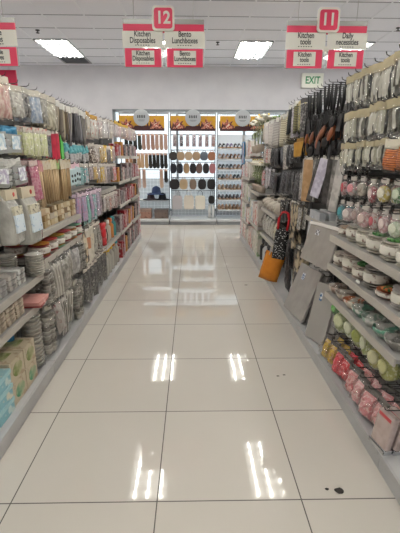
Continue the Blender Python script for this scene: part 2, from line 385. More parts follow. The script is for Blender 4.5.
LY = [1.44, 2.36, 3.27, 4.19, 5.10, 6.02, 6.94]
RY = [1.50, 2.42, 3.33, 4.25, 5.16, 6.07, 6.95]
LU = {}; RU = {}
lsh = {1: [(.705, .02, 1.44, 2.36), (.545, .02, 1.44, 2.36)], 2: [(.945, .02, 2.36, 3.27), (.775, .02, 2.36, 3.27)],
       3: [(1.12, .12, 3.27, 4.19)], 4: [(1.05, .06, 4.19, 5.1), (.45, .03, 4.19, 5.1)],
       5: [(1.42, .02, 5.1, 6.02), (1.1, .02, 5.1, 6.02), (.8, .02, 5.1, 6.02), (.45, .02, 5.1, 6.02)], 6: [(1.42, .0, 6.02, 6.94), (1.1, .0, 6.02, 6.94), (.8, .0, 6.02, 6.94), (.45, .0, 6.02, 6.94)]}
rsh = {1: [(.93, .02, 1.5, 2.42), (.745, .02, 1.5, 2.42), (.56, .02, 1.5, 2.42)], 2: [(.93, .12, 2.42, 3.33)], 3: [], 4: [(.78, .06, 4.25, 5.16), (.45, .06, 4.25, 5.16)],
       5: [(1.46, .02, 5.16, 6.07), (.95, .02, 5.16, 6.07), (.5, .02, 5.16, 6.07)], 6: [(1.42, .02, 6.07, 6.95), (1.1, .02, 6.07, 6.95), (.75, .02, 6.07, 6.95), (.4, .02, 6.07, 6.95)]}
for k in range(1, 7):
    LU[k] = unit(-1, k, LY[k-1], LY[k], lsh[k], k == 6)
    RU[k] = unit(1, k, RY[k-1], RY[k], rsh[k], k == 6)
# the stretches beside the camera, seen only at the frame's bottom corners
for side, ya, yb in ((-1, .52, 1.436), (1, .58, 1.496)):
    S = 'left' if side < 0 else 'right'; xf = -LXF if side < 0 else RXF
    r = empty('gondola_shelf_unit', f'grey metal shelf unit beside the camera at the {S} bottom corner', 'shelf unit', (side*xf, ya, 0), group=f'{S} aisle shelf units')
    a = lambda x0, x1, z0, z1: ((min(side*x0, side*x1), 0, z0), (max(side*x0, side*x1), yb-ya, z1))
    obj('kick_plate', MB().box(*a(.012, .03, 0, .075), KICK), r)
    obj('base_deck', MB().box(*a(0, .014, .077, .1), KICK).box(*a(.014, .45, .088, .1), DECK), r)
    obj('back_panel', MB().box(*a(.45, .48, 0, 1.84), PANELM), r)

# ------------------------------------------------------------------ goods that hang from hooks
# every builder returns (name, category, [(part name, mesh, local location)]) ; the item hangs from its origin
def pouch(c, c2=None, w=.12, h=.17, t=.025, card=None, ch=.03, label=None, scale=28, name='pouch', thr=.5, mode='print', ink=None):
    sd = R_.randrange(3)
    key = ('pouch', c, c2, w, h, t, card, ch, label, scale, sd, thr, mode)
    P = []; hh = h-ch*.6
    P.append(('product', cached(key+('p',), 'product', lambda b: b.pillow(w*.86, hh*.88, t*.9, wrap(c, c2, scale, mode, thr), (0, 0, -ch*.6-hh*.05), seed=sd))))
    if int(c[1:3], 16) > 90: P.append(('bag', cached(key+('b',), 'bag', lambda b: b.pillow(w*1.02, h, t*1.35, film(bs=24), (0, 0, .006), seed=sd+3, wr=.2))))
    if card:
        P.append(('header_card', cached(key+('c',), 'header_card', lambda b: b.box((-w*.40, -t*.16-.001, -ch*.8), (w*.40, t*.16+.001, .010), mat(card, .6, ink, 45, mode='print', thr=.6)))))
    if label:
        P.append(('label', cached(key+('l',), 'label', lambda b: b.box((-w*.3, -t*.52-.003, -h*.78), (w*.3, -t*.50, -h*.45), mat(label, .5, '#5b5a58', 60, mode='print', thr=.62)))))
    return P
def utensil(hc='#1d1c1e', tc='#232224', kind='ladle', L=.25, flip=False):
    H = mat(hc, .55, spec=.25); T = mat(tc, .45, spec=.3)
    key = ('ut', hc, tc, kind, L)
    def hd(b): b.tube([(0, 0, .01), (0, 0, -L*.3), (0, 0, -L*.62)], [.007, .009, .005], H, 6)
    def head(b):
        if kind == 'ladle': b.lathe([(.006, 0), (.028, -.008), (.038, -.025), (.036, -.027), (.002, -.012)], T, (0, 0, 0), n=10, axis='y'); 
        elif kind == 'turner': b.prism([(-.012, .05), (.012, .05), (.034, .02), (.038, -.05), (-.038, -.05), (-.034, .02)], .004, T)
        elif kind == 'tongs':
            for s_ in (-1, 1): b.tube([(s_*.004, 0, .06), (s_*.022, 0, .0), (s_*.012, 0, -.06)], [.004, .006, .009], T, 5)
        elif kind == 'whisk':
            for a in range(4):
                ca, sa = math.cos(a*PI/4), math.sin(a*PI/4)
                b.tube([(0, 0, .05), (.028*ca, .028*sa, 0), (.02*ca, .02*sa, -.045), (0, 0, -.058), (-.02*ca, -.02*sa, -.045), (-.028*ca, -.028*sa, 0), (0, 0, .05)], .0018, T, 4)
        elif kind == 'scoop': b.sphere((0, 0, -.01), .034, T, sc_=(.85, .35, 2.0))
        elif kind == 'spoon': b.sphere((0, 0, -.01), .034, T, sc_=(1, .3, 1.3))
        elif kind == 'sieve': b.lathe([(.045, 0), (.047, -.004), (.04, -.02), (.02, -.035), (.002, -.04)], T, (0, 0, 0), n=12, axis='y')
    return [('handle', cached(key+('h',), 'handle', hd)), ('head', cached(key+('t',), 'head', head), (0, 0, -L*.62-.045)),]
def board(c, w=.1, h=.3, t=.012, c2=None, sleeve=None, card=None):
    key = ('bd', c, w, h, t, c2, sleeve, card)
    P = [('body', cached(key+('b',), 'body', lambda b: b.box((-w/2, -t/2, -h), (w/2, t/2, -.01), mat(c, .4, c2, 18, coat=.4, mode='print'), bev=t*.3)))]
    if sleeve: P.append(('sleeve', cached(key+('s',), 'sleeve', lambda b: b.box((-w/2-.002, -t/2-.002, -h*.55), (w/2+.002, t/2+.002, -h*.22), mat(sleeve, .5, '#777777', 50, mode='print', thr=.62)))))
    P.append(('hang_tab', cached(key+('c',), 'hang_tab', lambda b: b.box((-w*.3, -t*.3, -.02), (w*.3, t*.3, .014), mat(card or '#cfcbc4', .5)))))
    return P
def towel(c, c2=None, w=.1, h=.24, mode='stripez', scale=22):
    key = ('tw', c, c2, w, h, mode)
    def f(b):
        m = mat(c, .85, c2, scale, mode=mode)
        for k in range(3): b.pillow(w, h-k*.012, .016, m, (0, -.012+k*.011, -.01), seed=k, wr=.05, nx=4, nz=6, ex=6)
    return [('folded_cloth', cached(key+('a',), 'folded_cloth', f)), ('clip', cached('clip', 'clip', lambda b: b.box((-.02, -.02, -.03), (.02, .016, .012), mat('#dcdad5', .4))))]
def mute(c, k=.32):
    v = [int(c[i:i+2], 16) for i in (1, 3, 5)]; g = sum(v)/3*.92
    return '#%02x%02x%02x' % tuple(int((x*(1-k)+g*k)*.93) for x in v)
def puck(c, c2='#e6ded8', r=.042, t=.026, card='#b5aea8', inner='#c9c3bd'):
    key = ('pk', c, c2, r, t, card)
    def core(b):
        b.lathe([(r*.5, -t*.4), (r*.8, -t*.36), (r*.85, 0), (r*.8, t*.36), (r*.5, t*.4)], mat(mute(c), .7, mute(c2), 60, mode='print', thr=.56), (r*.06, 0, -.015-r*1.0), n=12, axis='y')
        b.lathe([(r*.4, -t*.55), (r*.55, -t*.5), (r*.5, -t*.38)], mat(c2, .6), (-r*.15, 0, -.015-r*.9), n=9, axis='y')
    return [('sponge', cached(key+('s',), 'sponge', core)),
            ('wrapper', cached(key+('a',), 'wrapper', lambda b: b.pillow(r*2.15, r*2.2, t*1.3, film('#d8d2cf', .32), (0, 0, -.008), seed=1, ex=3))),
            ('header_card', cached(key+('c',), 'header_card', lambda b: b.box((-r*.45, -.003, -.012), (r*.45, .003, .012), mat(card, .55))))]
def brush(c='#9c4a24', c2='#d8813e', w=.11, h=.13):
    key = ('br', c, c2)
    return [('bristles', cached(key+('a',), 'bristles', lambda b: b.pillow(w*.9, h*.72, .04, mat(c, .8, c2, 30, mode='stripez'), (0, 0, -.035), seed=0, wr=.1))),
            ('wrapper', cached(key+('b',), 'wrapper', lambda b: b.pillow(w, h, .05, film('#dcdcdc', .25), (0, 0, -.01), seed=1))),
            ('header_card', cached(key+('c',), 'header_card', lambda b: b.box((-w/2, -.005, -.03), (w/2, .005, .012), mat('#d9d2c0', .55))))]
def tub(lid='#2f7fa8', c='#cfd2d2', label='#b9cfe0', w=.16, h=.14, d=.05):
    key = ('tub', lid, c, label, w, h)
    def body(b):
        m = mat(c, .15, coat=1, alpha=.72, bump=.2)
        for k in range(3):
            z = -.03-k*(h-.03)/3; hh = (h-.03)/3
            b.loft([[Vector((x*w*s_/2, y*d*s_/2, zz)) for x, y in ((-1, -1), (1, -1), (1, 1), (-1, 1))] for s_, zz in ((.98, z-.003), (1, z-.008), (.9, z-hh+.002))], m, sm=False)
    P = [('tub', cached(key+('a',), 'tub', body)), ('label', cached(key+('l',), 'label', lambda b: b.box((-w*.2, -d/2-.006, -h*.85), (w*.3, -d/2-.003, -h*.3), mat(label, .4, '#eef2f4', 40, mode='print'))))]
    P.append(('header_card', cached(key+('h',), 'header_card', lambda b: b.pillow(w, .05, d*.6, wrap(lid, None), (0, 0, .012), seed=1, nx=4, nz=3))))
    return P
def gusset():
    """large clear bag with a kraft header, window label and blue band"""
    w, h, t = .175, .31, .085
    def gb(b):
        rr = random.Random(3); rings = []
        for z, q in ((-.012, .25), (-.05, .35), (-.10, .85), (-.17, 1), (-.25, 1.04), (-.30, 1), (-.315, .9)):
            rings.append([Vector((x*w/2*rr.uniform(.96, 1.02), y*t/2*q*rr.uniform(.92, 1.04), z)) for x, y in ((-1, -.8), (-.9, -1), (-.3, -1.03), (.3, -1.02), (.9, -1), (1, -.8), (1, .8), (.9, 1), (0, 1.02), (-.9, 1), (-1, .8))])
        b.loft(rings, mat('#a3a19a', .25, '#b9b7af', 14, coat=.9, bump=.8, bscale=22))
    return [('bag', cached('gsb', 'bag', gb)),
            ('header_card', cached('gsh', 'header_card', lambda b: b.box((-w/2, -.026, -.055), (w/2, .02, .004), mat('#c8bda6', .6)))),
            ('red_mark', cached('gsr', 'red_mark', lambda b: b.lathe([(.013, -.0285), (.013, -.0265)], mat('#b83a36', .5), (.03, 0, -.026), axis='y'))),
            ('label', cached('gsl', 'label', lambda b: [b.box((-.066, -t*.5-.010, -.145), (.066, -t*.5+.006, -.095), mat('#cfc9b4', .5, '#4a4640', 70, mode='print', thr=.6)),
                                                        b.box((-.066, -t*.5-.011, -.25), (.066, -t*.5+.008, -.145), mat('#7fa6cc', .45, '#dbe6ee', 40, mode='dots', thr=.22))]))]
def bottle(body='#cfcfc6', cap='#e8b21c', r=.028, h=.2):
    key = ('bt', body, cap, r, h)
    return [('bottle', cached(key+('a',), 'bottle', lambda b: b.lathe([(r*.9, 0), (r, .01), (r, h*.66), (r*.45, h*.8), (r*.45, h*.84)], mat(body, .2, coat=.5, alpha=.85), n=10))),
            ('cap', cached(key+('b',), 'cap', lambda b: b.lathe([(r*.62, h*.82), (r*.66, h*.84), (r*.6, h)], mat(cap, .4), n=10)))]
def stack(c, n=6, r=.07, c2=None, film_on=True, gap=.011, ribb=.0, fill=None):
    key = ('stk', c, n, r, c2, gap, ribb, fill)
    h = n*gap
    def f(b):
        for k in range(n):
            m = mat(c if (k % 2 or not c2) else c2, .5)
            b.lathe([(r*.6, k*gap+.001), (r*.66, k*gap+.003), (r, k*gap+gap*.95), (r*.97, k*gap+gap), (r*.6, k*gap+.004)], m, n=14, rib=ribb)
        if fill: b.sphere((0, 0, h+.004), r*.7, mat(fill, .8, '#2f5a2c', 60, mode='print'), sc_=(1, 1, .3))
    P = [('nested_plates', cached(key+('a',), 'nested_plates', f))]
    P.append(('band', cached(key+('b',), 'band', lambda b: b.lathe([(r*1.02, h*.35), (r*1.03, h*.4), (r*1.03, h*.7), (r*1.02, h*.75)], mat('#d8d3c9', .5, '#7a5a50', 40, mode='print', thr=.62), n=14))))
    return P
def box_(c, w, d, h, c2=None, patch=None, pc2=None, lid=None):
    """carton resting on its base, centred; front is -y"""
    key = ('bx', c, w, d, h, c2, patch, lid)
    P = [('carton', cached(key+('a',), 'carton', lambda b: b.box((-w/2, -d/2, 0), (w/2, d/2, h), mat(c, .5, c2, 22, mode='print', thr=.58), bev=.003)))]
    if patch:
        P.append(('printed_panel', cached(key+('b',), 'printed_panel', lambda b: [b.prism([(w*.34*math.cos(a), h*.5+h*.32*math.sin(a)) for a in [k*PI/7 for k in range(14)]], .002, mat(patch, .5, pc2 or '#e7e2d2', 14, mode='noise'), (0, -d/2-.002, 0)),
            b.box((-w*.3, -d*.3, h+.0005), (w*.3, d*.3, h+.002), mat(patch, .5, pc2 or '#e7e2d2', 14, mode='noise'))])))
    if lid: P.append(('lid', cached(key+('l',), 'lid', lambda b: b.box((-w/2-.003, -d/2-.003, h*.72), (w/2+.003, d/2+.003, h+.004), mat(lid, .45, c2, 30, mode='print', thr=.6), bev=.002))))
    return P
def put(name, cat, label, P, loc, rz=0, rx=0, ry=0, group=None):
    """a thing at loc made of parts P"""
    r = empty(name, label, cat, loc, (rx, ry, rz), group)
    for p in P:
        obj(p[0], p[1], r, p[2] if len(p) > 2 else (0, 0, 0))
    return r
def rz_of(side): return PI/2 if side < 0 else -PI/2
_names = {}
def peg(side, k, rowname, y, z, spec, n=2, xf=None, pitch=.044, look='', name='', cat='', tiltx=0, tilty=0, fixhook=True, jit=1, where=None, turn=0):
    """n copies of a thing on one hook: frontmost first"""
    S = 'left' if side < 0 else 'right'; U = (LU if side < 0 else RU)[k]
    xf = xf if xf is not None else (.93 if side < 0 else .89)
    if fixhook: hook(U, side, xf-.012, y, z+.004, (1.34 if side < 0 else 1.30))
    key = (side, k, rowname); _names[key] = _names.get(key, 0)+1
    wn = _W[min(_names[key], 14)]
    where = where or f'{wn} hook, {rowname.replace("the ", "")} of {ORD[k]} {S} unit'
    sk = R_.uniform(.86, 1.10) if jit else 1; ty = R_.uniform(-.10, .10)*jit; tn = turn+R_.uniform(-.05, .45)*min(jit, 1)
    for j in range(n):
        lab = f'{look}, {["front", "second back", "third back", "fourth back"][j]}, {where}'
        o = put(name, cat, lab, spec, (side*(xf+.012+j*pitch+.03*math.sin(max(turn, 0))), y+R_.uniform(-.006, .006)*jit, z-R_.uniform(0, .014)*jit), rz_of(side)+side*tn+R_.uniform(-.07, .07)*jit, R_.uniform(-.05, .03)*jit+tiltx, tilty+ty+R_.uniform(-.06, .06)*jit, group=f'{look} on {rowname}'[:60])
        o.scale = (sk*R_.uniform(.88, 1), sk, sk*R_.uniform(.94, 1.04))
_W = ['', 'nearest'] + [w+'-nearest' for w in 'second third fourth fifth sixth seventh eighth ninth tenth eleventh twelfth thirteenth fourteenth'.split()]
def row(side, k, rowname, z, items, n=2, **kw):
    for it in items:
        y, spec, look, name, cat = it[:5]; ex = it[5] if len(it) > 5 else {}
        a = dict(kw); a.update(ex); nn = a.pop('n', n); zz = z+a.pop('dz', 0)
        peg(side, k, rowname, y, zz, spec, nn, look=look, name=name, cat=cat, **a)
#GOODS
_LV = ['lowest', 'second', 'third', 'fourth']
def ys(a, b, n): return [a+(b-a)*i/(n-1) for i in range(n)] if n > 1 else [a]
# ================= LEFT, hanging
tan = lambda: pouch('#d8b895', '#e6d5c3', .15, .20, .03, card='#e0893f', ch=.03, ink='#c9622c')
pnk = lambda: pouch('#d9c2b4', '#c99a93', .15, .20, .03, card='#d9cfc2')
gry = lambda c='#aaa69e', c2='#c9c7c0': pouch(c, c2, .14, .19, .03, card='#c9c3b5', label=None)
T1 = 'the top row'
row(-1, 1, T1, 1.775, [(1.98, tan(), 'tan paper pack with orange header', 'party_pack', 'pack'), (2.13, pnk(), 'pinkish tan wrapped pack', 'party_pack', 'pack')], n=3)
row(-1, 1, T1, 1.765, [(2.27, gry(), 'grey crinkled plastic pack', 'plastic_pack', 'pack')], n=3)
row(-1, 2, T1, 1.775, [(2.42, pouch('#8f8d88', '#1b1b1c', .12, .18, .035, card='#c9c5b8'), 'grey pack with black print', 'plastic_pack', 'pack'),
    (2.54, pouch('#8d9db5', '#b5bdc8', .12, .19, .03, card='#cfcabd'), 'blue grey cloth pack', 'cloth_pack', 'pack'),
    (2.67, gry('#a29f92', '#7e7b72'), 'olive grey wrapped pack', 'plastic_pack', 'pack'), (2.80, gry('#9c9684', '#c2bba4'), 'beige grey wrapped pack', 'plastic_pack', 'pack')], n=3)
strip_cols = ['#8a857c', '#6d6359', '#9d9281', '#8c7c67', '#5d564f', '#a09882', '#3c3b3e', '#6c6a70', '#8d8b90', '#47464a', '#77747a', '#84828a']
for k, c in enumerate(strip_cols):
    y = 2.93+k*.066
    row(-1, 2 if y < 3.25 else 3, T1, 1.775, [(y, towel(c, strip_cols[(k+3) % 12], .052, .25, 'stripex', 14), 'long '+('brown' if c[1] > '7' and c[5:] < '8' else 'grey')+' folded mesh strip', 'mesh_strip', 'strip', dict(jit=2))], n=2)
for k, (c, c2, nm) in enumerate([('#d8d4cc', '#c9a24a', 'white and gold'), ('#e2ded8', '#c76a3c', 'white and orange'), ('#d5cdc9', '#a04a42', 'white and red'), ('#ddd9d8', '#b3a7b2', 'pale lilac')]):
    row(-1, 3 if k < 2 else 4, T1, 1.785, [(3.80+k*.22, pouch(c, c2, .17, .21, .03, card='#d8a23c' if k < 2 else '#dcd6d2', thr=.6), nm+' printed pack', 'printed_pack', 'pack')], n=2)
for k in range(4):
    row(-1, 4, T1, 1.80, [(4.5+k*.15, pouch('#cfc6c4', ['#b08a92', '#8f9aa5', '#c9b9a2', '#a58f8a'][k], .12, .19, .03, card='#d3cbc2', thr=.56), ['mauve', 'blue grey', 'sand', 'taupe'][k]+' printed pack', 'printed_pack', 'pack')], n=2)
row(-1, 1, 'the second row', 1.545, [(1.97, tub(), 'clear tub pack with blue header', 'tub_pack', 'tub'), (2.16, tub(), 'clear tub pack with blue header', 'tub_pack', 'tub')], n=3, pitch=.055)
yg = lambda: pouch('#d9dca8', '#e4e2cc', .105, .185, .022, card='#d8cfc4', ink='#c0564c', thr=.56)
row(-1, 2, 'the second row', 1.565, [(2.40, yg(), 'pale yellow green pack', 'towel_pack', 'pack'), (2.52, yg(), 'pale yellow green pack', 'towel_pack', 'pack'), (2.64, yg(), 'pale yellow green pack', 'towel_pack', 'pack'),
    (2.74, pouch('#4a4a50', '#7d7c80', .06, .19, .02, card='#c9c3ba'), 'dark grey narrow pack', 'towel_pack', 'pack'),
    (2.82, board('#c72e48', .05, .2, .014, '#b0203c', card='#d8cfc9'), 'crimson narrow board', 'plastic_board', 'board'),
    (2.90, board('#c72e48', .05, .2, .014, '#b0203c', card='#d8cfc9'), 'crimson narrow board', 'plastic_board', 'board'),
    (2.99, board('#55b84c', .055, .21, .014, '#49a844', card='#d8cfc9'), 'bright green narrow board', 'plastic_board', 'board')], n=3)
for k in range(7):
    row(-1, 2 if k < 2 else 3, 'the second row', 1.505, [(3.09+k*.093, [('bristles', cached('tlb', 'bristles', lambda b: b.pillow(.075, .07, .03, mat('#4f9aa5', .6, '#6fb3ba', 50), (0, 0, 0), seed=0))),
        ('handle', cached('tlh', 'handle', lambda b: b.pillow(.06, .08, .022, mat('#b7b6b6', .5, '#9a979b', 40, coat=.5), (0, 0, -.062), seed=1))), ('hang_tab', cached('tlc', 'hang_tab', lambda b: b.box((-.02, -.004, -.01), (.02, .004, .014), mat('#cfcac4', .5))))],
        'teal and grey brush', 'cleaning_brush', 'brush')], n=2)
pk_ = lambda c, c2, w=.12, h=.17, card='#cfc6bd', thr=.52: pouch(c, c2, w, h, .025, card=card, thr=thr)
row(-1, 3, 'the second row', 1.52, [(3.83, pk_('#5c463b', '#cfc2b6'), 'brown and white pack', 'printed_pack', 'pack'), (3.99, pk_('#cdc5be', '#7d5f58'), 'white and maroon pack', 'printed_pack', 'pack'), (4.13, pk_('#c9b9a8', '#8f8378'), 'tan printed pack', 'printed_pack', 'pack')])
row(-1, 4, 'the second row', 1.52, [(4.27, pk_('#d6c9a8', '#b98a3a'), 'yellow and cream pack', 'printed_pack', 'pack'), (4.42, pk_('#e0b83c', '#ded6c8', card='#e3b93e'), 'yellow header pack', 'printed_pack', 'pack'),
    (4.58, pk_('#8f888a', '#4b4347'), 'dark grey printed pack', 'printed_pack', 'pack'), (4.75, pk_('#d9b13a', '#e3dccb', card='#e0b43a'), 'gold and white pack', 'printed_pack', 'pack'), (4.92, pk_('#c5b3ae', '#a0777a'), 'rosy printed pack', 'printed_pack', 'pack')])
# third row
row(-1, 1, 'the third row', 1.385, [(1.97, tub('#c2c0bb', '#c9cbc9', '#b6aec6', .17, .13), 'clear container pack with lilac label', 'tub_pack', 'tub'), (2.17, tub('#c2c0bb', '#c9cbc9', '#b6aec6', .17, .13), 'clear container pack with lilac label', 'tub_pack', 'tub')], n=3, pitch=.055)
def sticks(c, c2, hd='#cfc6b4'):
    key = ('sk', c, c2)
    def f(b):
        rr = random.Random(4)
        for k in range(7): b.tube([(-.036+k*.012, rr.uniform(-.006, .006), -.02), (-.036+k*.012+rr.uniform(-.003, .003), 0, -.25-rr.uniform(0, .01))], [.0055, .004], mat(c if k % 2 else c2, .55), 5)
    return [('chopsticks', cached(key+('a',), 'chopsticks', f)), ('header_card', cached(key+('b',), 'header_card', lambda b: b.box((-.045, -.008, -.05), (.045, .008, .012), mat(hd, .5, c, 40, mode='print', thr=.6))))]
row(-1, 2, 'the third row', 1.375, [(2.42, pouch('#c66d8b', '#d99fae', .09, .25, .02, card='#cfb8b6'), 'pink long pack', 'straw_pack', 'pack'), (2.52, sticks('#b89b74', '#cdb594', '#b56a7c'), 'bundle of tan chopsticks', 'chopstick_pack', 'chopsticks'),
    (2.63, sticks('#c5ab84', '#a58a68'), 'bundle of tan chopsticks', 'chopstick_pack', 'chopsticks'), (2.74, sticks('#cbb391', '#b89b75', '#d8cfae'), 'bundle of tan chopsticks', 'chopstick_pack', 'chopsticks'),
    (2.85, sticks('#bca07a', '#d0bb98', '#7fae5c'), 'bundle of tan chopsticks', 'chopstick_pack', 'chopsticks'), (2.96, sticks('#c9b08c', '#ad9168'), 'bundle of tan chopsticks', 'chopstick_pack', 'chopsticks'), (3.06, sticks('#c2a680', '#a4865f'), 'bundle of tan chopsticks', 'chopstick_pack', 'chopsticks')], n=3)
def facepack(c='#b5cdd2', hd='#e6c3cf'):
    key = ('fp', c, hd)
    def eyes(b):
        for zz in (-.075, -.115):
            for xx in (-.028, .022): b.lathe([(.011, -.0225), (.011, -.018)], mat('#2d3036', .5), (xx, 0, zz), n=8, axis='y')
    return [('pouch', cached(key+('a',), 'pouch', lambda b: b.box((-.06, -.018, -.15), (.06, .018, -.02), mat(c, .4, '#c5dade', 20, coat=.4), bev=.008))), ('dots', cached(key+('e',), 'dots', eyes)),
            ('header_card', cached(key+('b',), 'header_card', lambda b: b.box((-.06, -.008, -.03), (.06, .008, .012), mat(hd, .5))))]
row(-1, 2, 'the third row', 1.345, [(3.17, facepack(), 'pale blue pack with dark dots', 'dotted_pack', 'pack')], n=3)
row(-1, 3, 'the third row', 1.345, [(3.31, facepack(), 'pale blue pack with dark dots', 'dotted_pack', 'pack'), (3.47, pk_('#6fb0b4', '#a9ccd0', .11, .19), 'teal wrapped pack', 'printed_pack', 'pack'), (3.61, pk_('#74b5b8', '#d5c3cd', .11, .19), 'teal and pink pack', 'printed_pack', 'pack'),
    (3.78, pk_('#cdbdc0', '#8c7f86'), 'mauve printed pack', 'printed_pack', 'pack'), (3.95, pk_('#c9b48f', '#d9a93c'), 'ochre printed pack', 'printed_pack', 'pack'), (4.10, pk_('#cfc6c0', '#a58c88'), 'beige printed pack', 'printed_pack', 'pack')])
row(-1, 4, 'the third row', 1.33, [(4.26+k*.155, pk_(c, c2, .13, .2), nm+' printed pack', 'printed_pack', 'pack') for k, (c, c2, nm) in enumerate([('#d9b030', '#cfc5b8', 'yellow'), ('#d3c9c2', '#a8908a', 'cream'), ('#a79ca0', '#5f5258', 'grey pink'), ('#8b7a70', '#3a2d2a', 'brown tan'), ('#c4b0b4', '#cf5f5c', 'pink red')])])
row(-1, 1, 'the big bag row', 1.24, [(1.985, gusset(), 'large light blue banded bag', 'big_bag', 'bag'), (2.19, gusset(), 'large light blue banded bag', 'big_bag', 'bag')], n=2, pitch=.10, xf=.905, tiltx=-.04, turn=-.08, jit=.4)
lav = [('#b9a9cc', '#cf9fc0', 'lavender'), ('#c9a3c4', '#b5b0d2', 'pink lilac'), ('#7fc0b8', '#9fd0ca', 'teal'), ('#b9aed2', '#d3a9c8', 'lavender'), ('#74bdb6', '#c9c3da', 'teal'), ('#c9b9cc', '#a99fb8', 'pale lilac'), ('#b9a5ac', '#8f8088', 'dusty pink')]
row(-1, 3, 'the lower row', 1.10, [(3.33+k*.125, pouch(c, c2, .11, .29, .028, card='#d9c3d3', thr=.5), nm+' tall pack', 'tall_pack', 'pack') for k, (c, c2, nm) in enumerate(lav)], n=2)
row(-1, 3, 'the board row', .79, [(3.33, board('#c9b597', .11, .30, .02, '#2a2728', '#d8cdb6'), 'tan board with black band', 'kraft_board', 'board'), (3.46, board('#d5cfc3', .12, .31, .02, '#c9c2b4', '#b9764f'), 'off white board', 'kraft_board', 'board'),
    (3.60, board('#d3cdbf', .12, .31, .02, '#c5bdac', '#cfc6b2'), 'off white board', 'kraft_board', 'board'), (3.75, pk_('#b9b4ab', '#8f8a82', .12, .28), 'grey beige pack', 'printed_pack', 'pack'), (3.9, pk_('#b0aaa3', '#6f6864', .12, .28), 'taupe pack', 'printed_pack', 'pack')])
for k in range(8):
    row(-1, 3, 'the bottom row', .455, [(3.34+k*.11, pk_(['#8f8c87', '#6f6c6a', '#a3a09a', '#7d7a78', '#938f8a', '#6a6766', '#9b968e', '#88837d'][k], '#4b494a', .095, .33, thr=.44), ['grey', 'dark grey'][k % 2]+' tall pack', 'tall_pack', 'pack')], n=2)
# cup bags below the second unit's shelves
def cb(L=.25, c='#aaa59e', c3='#77726b'):
    key = ('cb', L, c)
    def f(b):
        for cx in (-.035, .035):
            for k in range(9):
                z = -.03-(k+1)*(L-.05)/9; b.lathe([(.022, z), (.030, z+.8*(L-.05)/9), (.033, z+(L-.05)/9)], mat(c if k % 3 else c3, .45), (cx, 0, 0), n=8)
    return [('cups', cached(key+('a',), 'cups', f)), ('bag', cached(key+('b', ), 'bag', lambda b: b.pillow(.15, L, .085, film('#dcdcd8', .34), (0, 0, 0), seed=2, wr=.16))),
            ('header_card', cached(key+('c',), 'header_card', lambda b: b.box((-.05, -.008, -.02), (.05, .008, .012), mat('#b3ada2', .55))))]
def forks(L, c, c2):
    key = ('fk', L, c, c2)
    def f(b):
        for k in range(8):
            x = -.055+k*.0157; b.pillow(.014, L*.86, .02, mat(c if k % 2 else c2, .4, coat=.4), (x, 0, -.03), seed=k, nx=2, nz=5); b.sphere((x, 0, -.035-(k % 3)*.006), .012, mat(c, .4), n=6, sc_=(.8, .6, 1.6))
    return [('cutlery', cached(key+('a',), 'cutlery', f)), ('bag', cached(key+('b',), 'bag', lambda b: b.pillow(.15, L, .085, film(), (0, 0, .004), seed=1, wr=.18)))]
mixA = [(cb(), 'clear grey cup bag', 'cup_bag'), (forks(.25, '#d5d0c8', '#aaa59c'), 'clear bag of white cutlery', 'cutlery_bag'), (pouch('#b3aea6', '#8f8a83', .14, .25, .06, scale=14), 'grey wrapped bag', 'wrapped_bag'),
        (forks(.24, '#cfc9c0', '#9b958c'), 'clear bag of pale cutlery', 'cutlery_bag'), (pouch('#aaa7a8', '#c6c3c2', .14, .24, .06, scale=14), 'silver grey wrapped bag', 'wrapped_bag'), (cb(), 'clear grey cup bag', 'cup_bag')]
for k, (sp, lk, nm) in enumerate(mixA): row(-1, 2, 'the cup row', .735, [(2.45+k*.155, sp, lk, nm, 'bag')], n=2, pitch=.09, jit=1.5)
mixB = [(cb(.31, '#bdb8b0', '#8a857d'), 'clear tall cup bag', 'cup_bag'), (pouch('#b5aca6', '#8c4a52', .13, .28, .06, scale=10, thr=.6), 'grey and maroon bag', 'wrapped_bag'), (forks(.31, '#c9c4bc', '#5c5850'), 'tall clear bag of cutlery', 'cutlery_bag'),
        (forks(.31, '#d8d3ca', '#8d877e'), 'tall white cutlery bag', 'cutlery_bag'), (cb(.31, '#b3aea6', '#7d7871'), 'clear tall cup bag', 'cup_bag'), (pouch('#a9a49c', '#6f6a64', .14, .30, .06, scale=12), 'tall grey wrapped bag', 'wrapped_bag')]
for k, (sp, lk, nm) in enumerate(mixB): row(-1, 2, 'the low cup row', .44, [(2.45+k*.155, sp, lk, nm, 'bag')], n=2, pitch=.09, xf=.95, jit=1.5)

# ================= LEFT, resting on shelves and deck
def cupstack(n, r, c='#d8d5cf', L=.4):
    """nested paper cups lying or standing in a clear sleeve, along +z"""
    key = ('cs', n, r, c, L)
    def f(b):
        for k in range(n):
            z = k*L/n; b.lathe([(r*.74, z), (r*.97, z+L/n*.9), (r, z+L/n*.95), (r*.97, z+L/n)], mat(c, .5, '#c1bdb5', 30), n=12)
    return [('cups', cached(key+('a',), 'cups', f)), ('sleeve', cached(key+('b',), 'sleeve', lambda b: b.lathe([(r*.8, -.012), (r*1.06, 0), (r*1.1, L*.5), (r*1.06, L), (r*.4, L+.02)], film('#e2e2df', .28), n=10)))]
def on(side, depth): return side*((-LXF if side < 0 else RXF)+depth)
put('cup_sleeve', 'cups', 'white pleated paper cups bunched at the far end of the nearest left shelf', cupstack(9, .055, '#dedad2', .13), (on(-1, .04), 2.30, .709))
put('cup_sleeve', 'cups', 'white pleated paper cups behind the front bunch, nearest left shelf', cupstack(9, .055, '#dedad2', .13), (on(-1, .18), 2.26, .709))
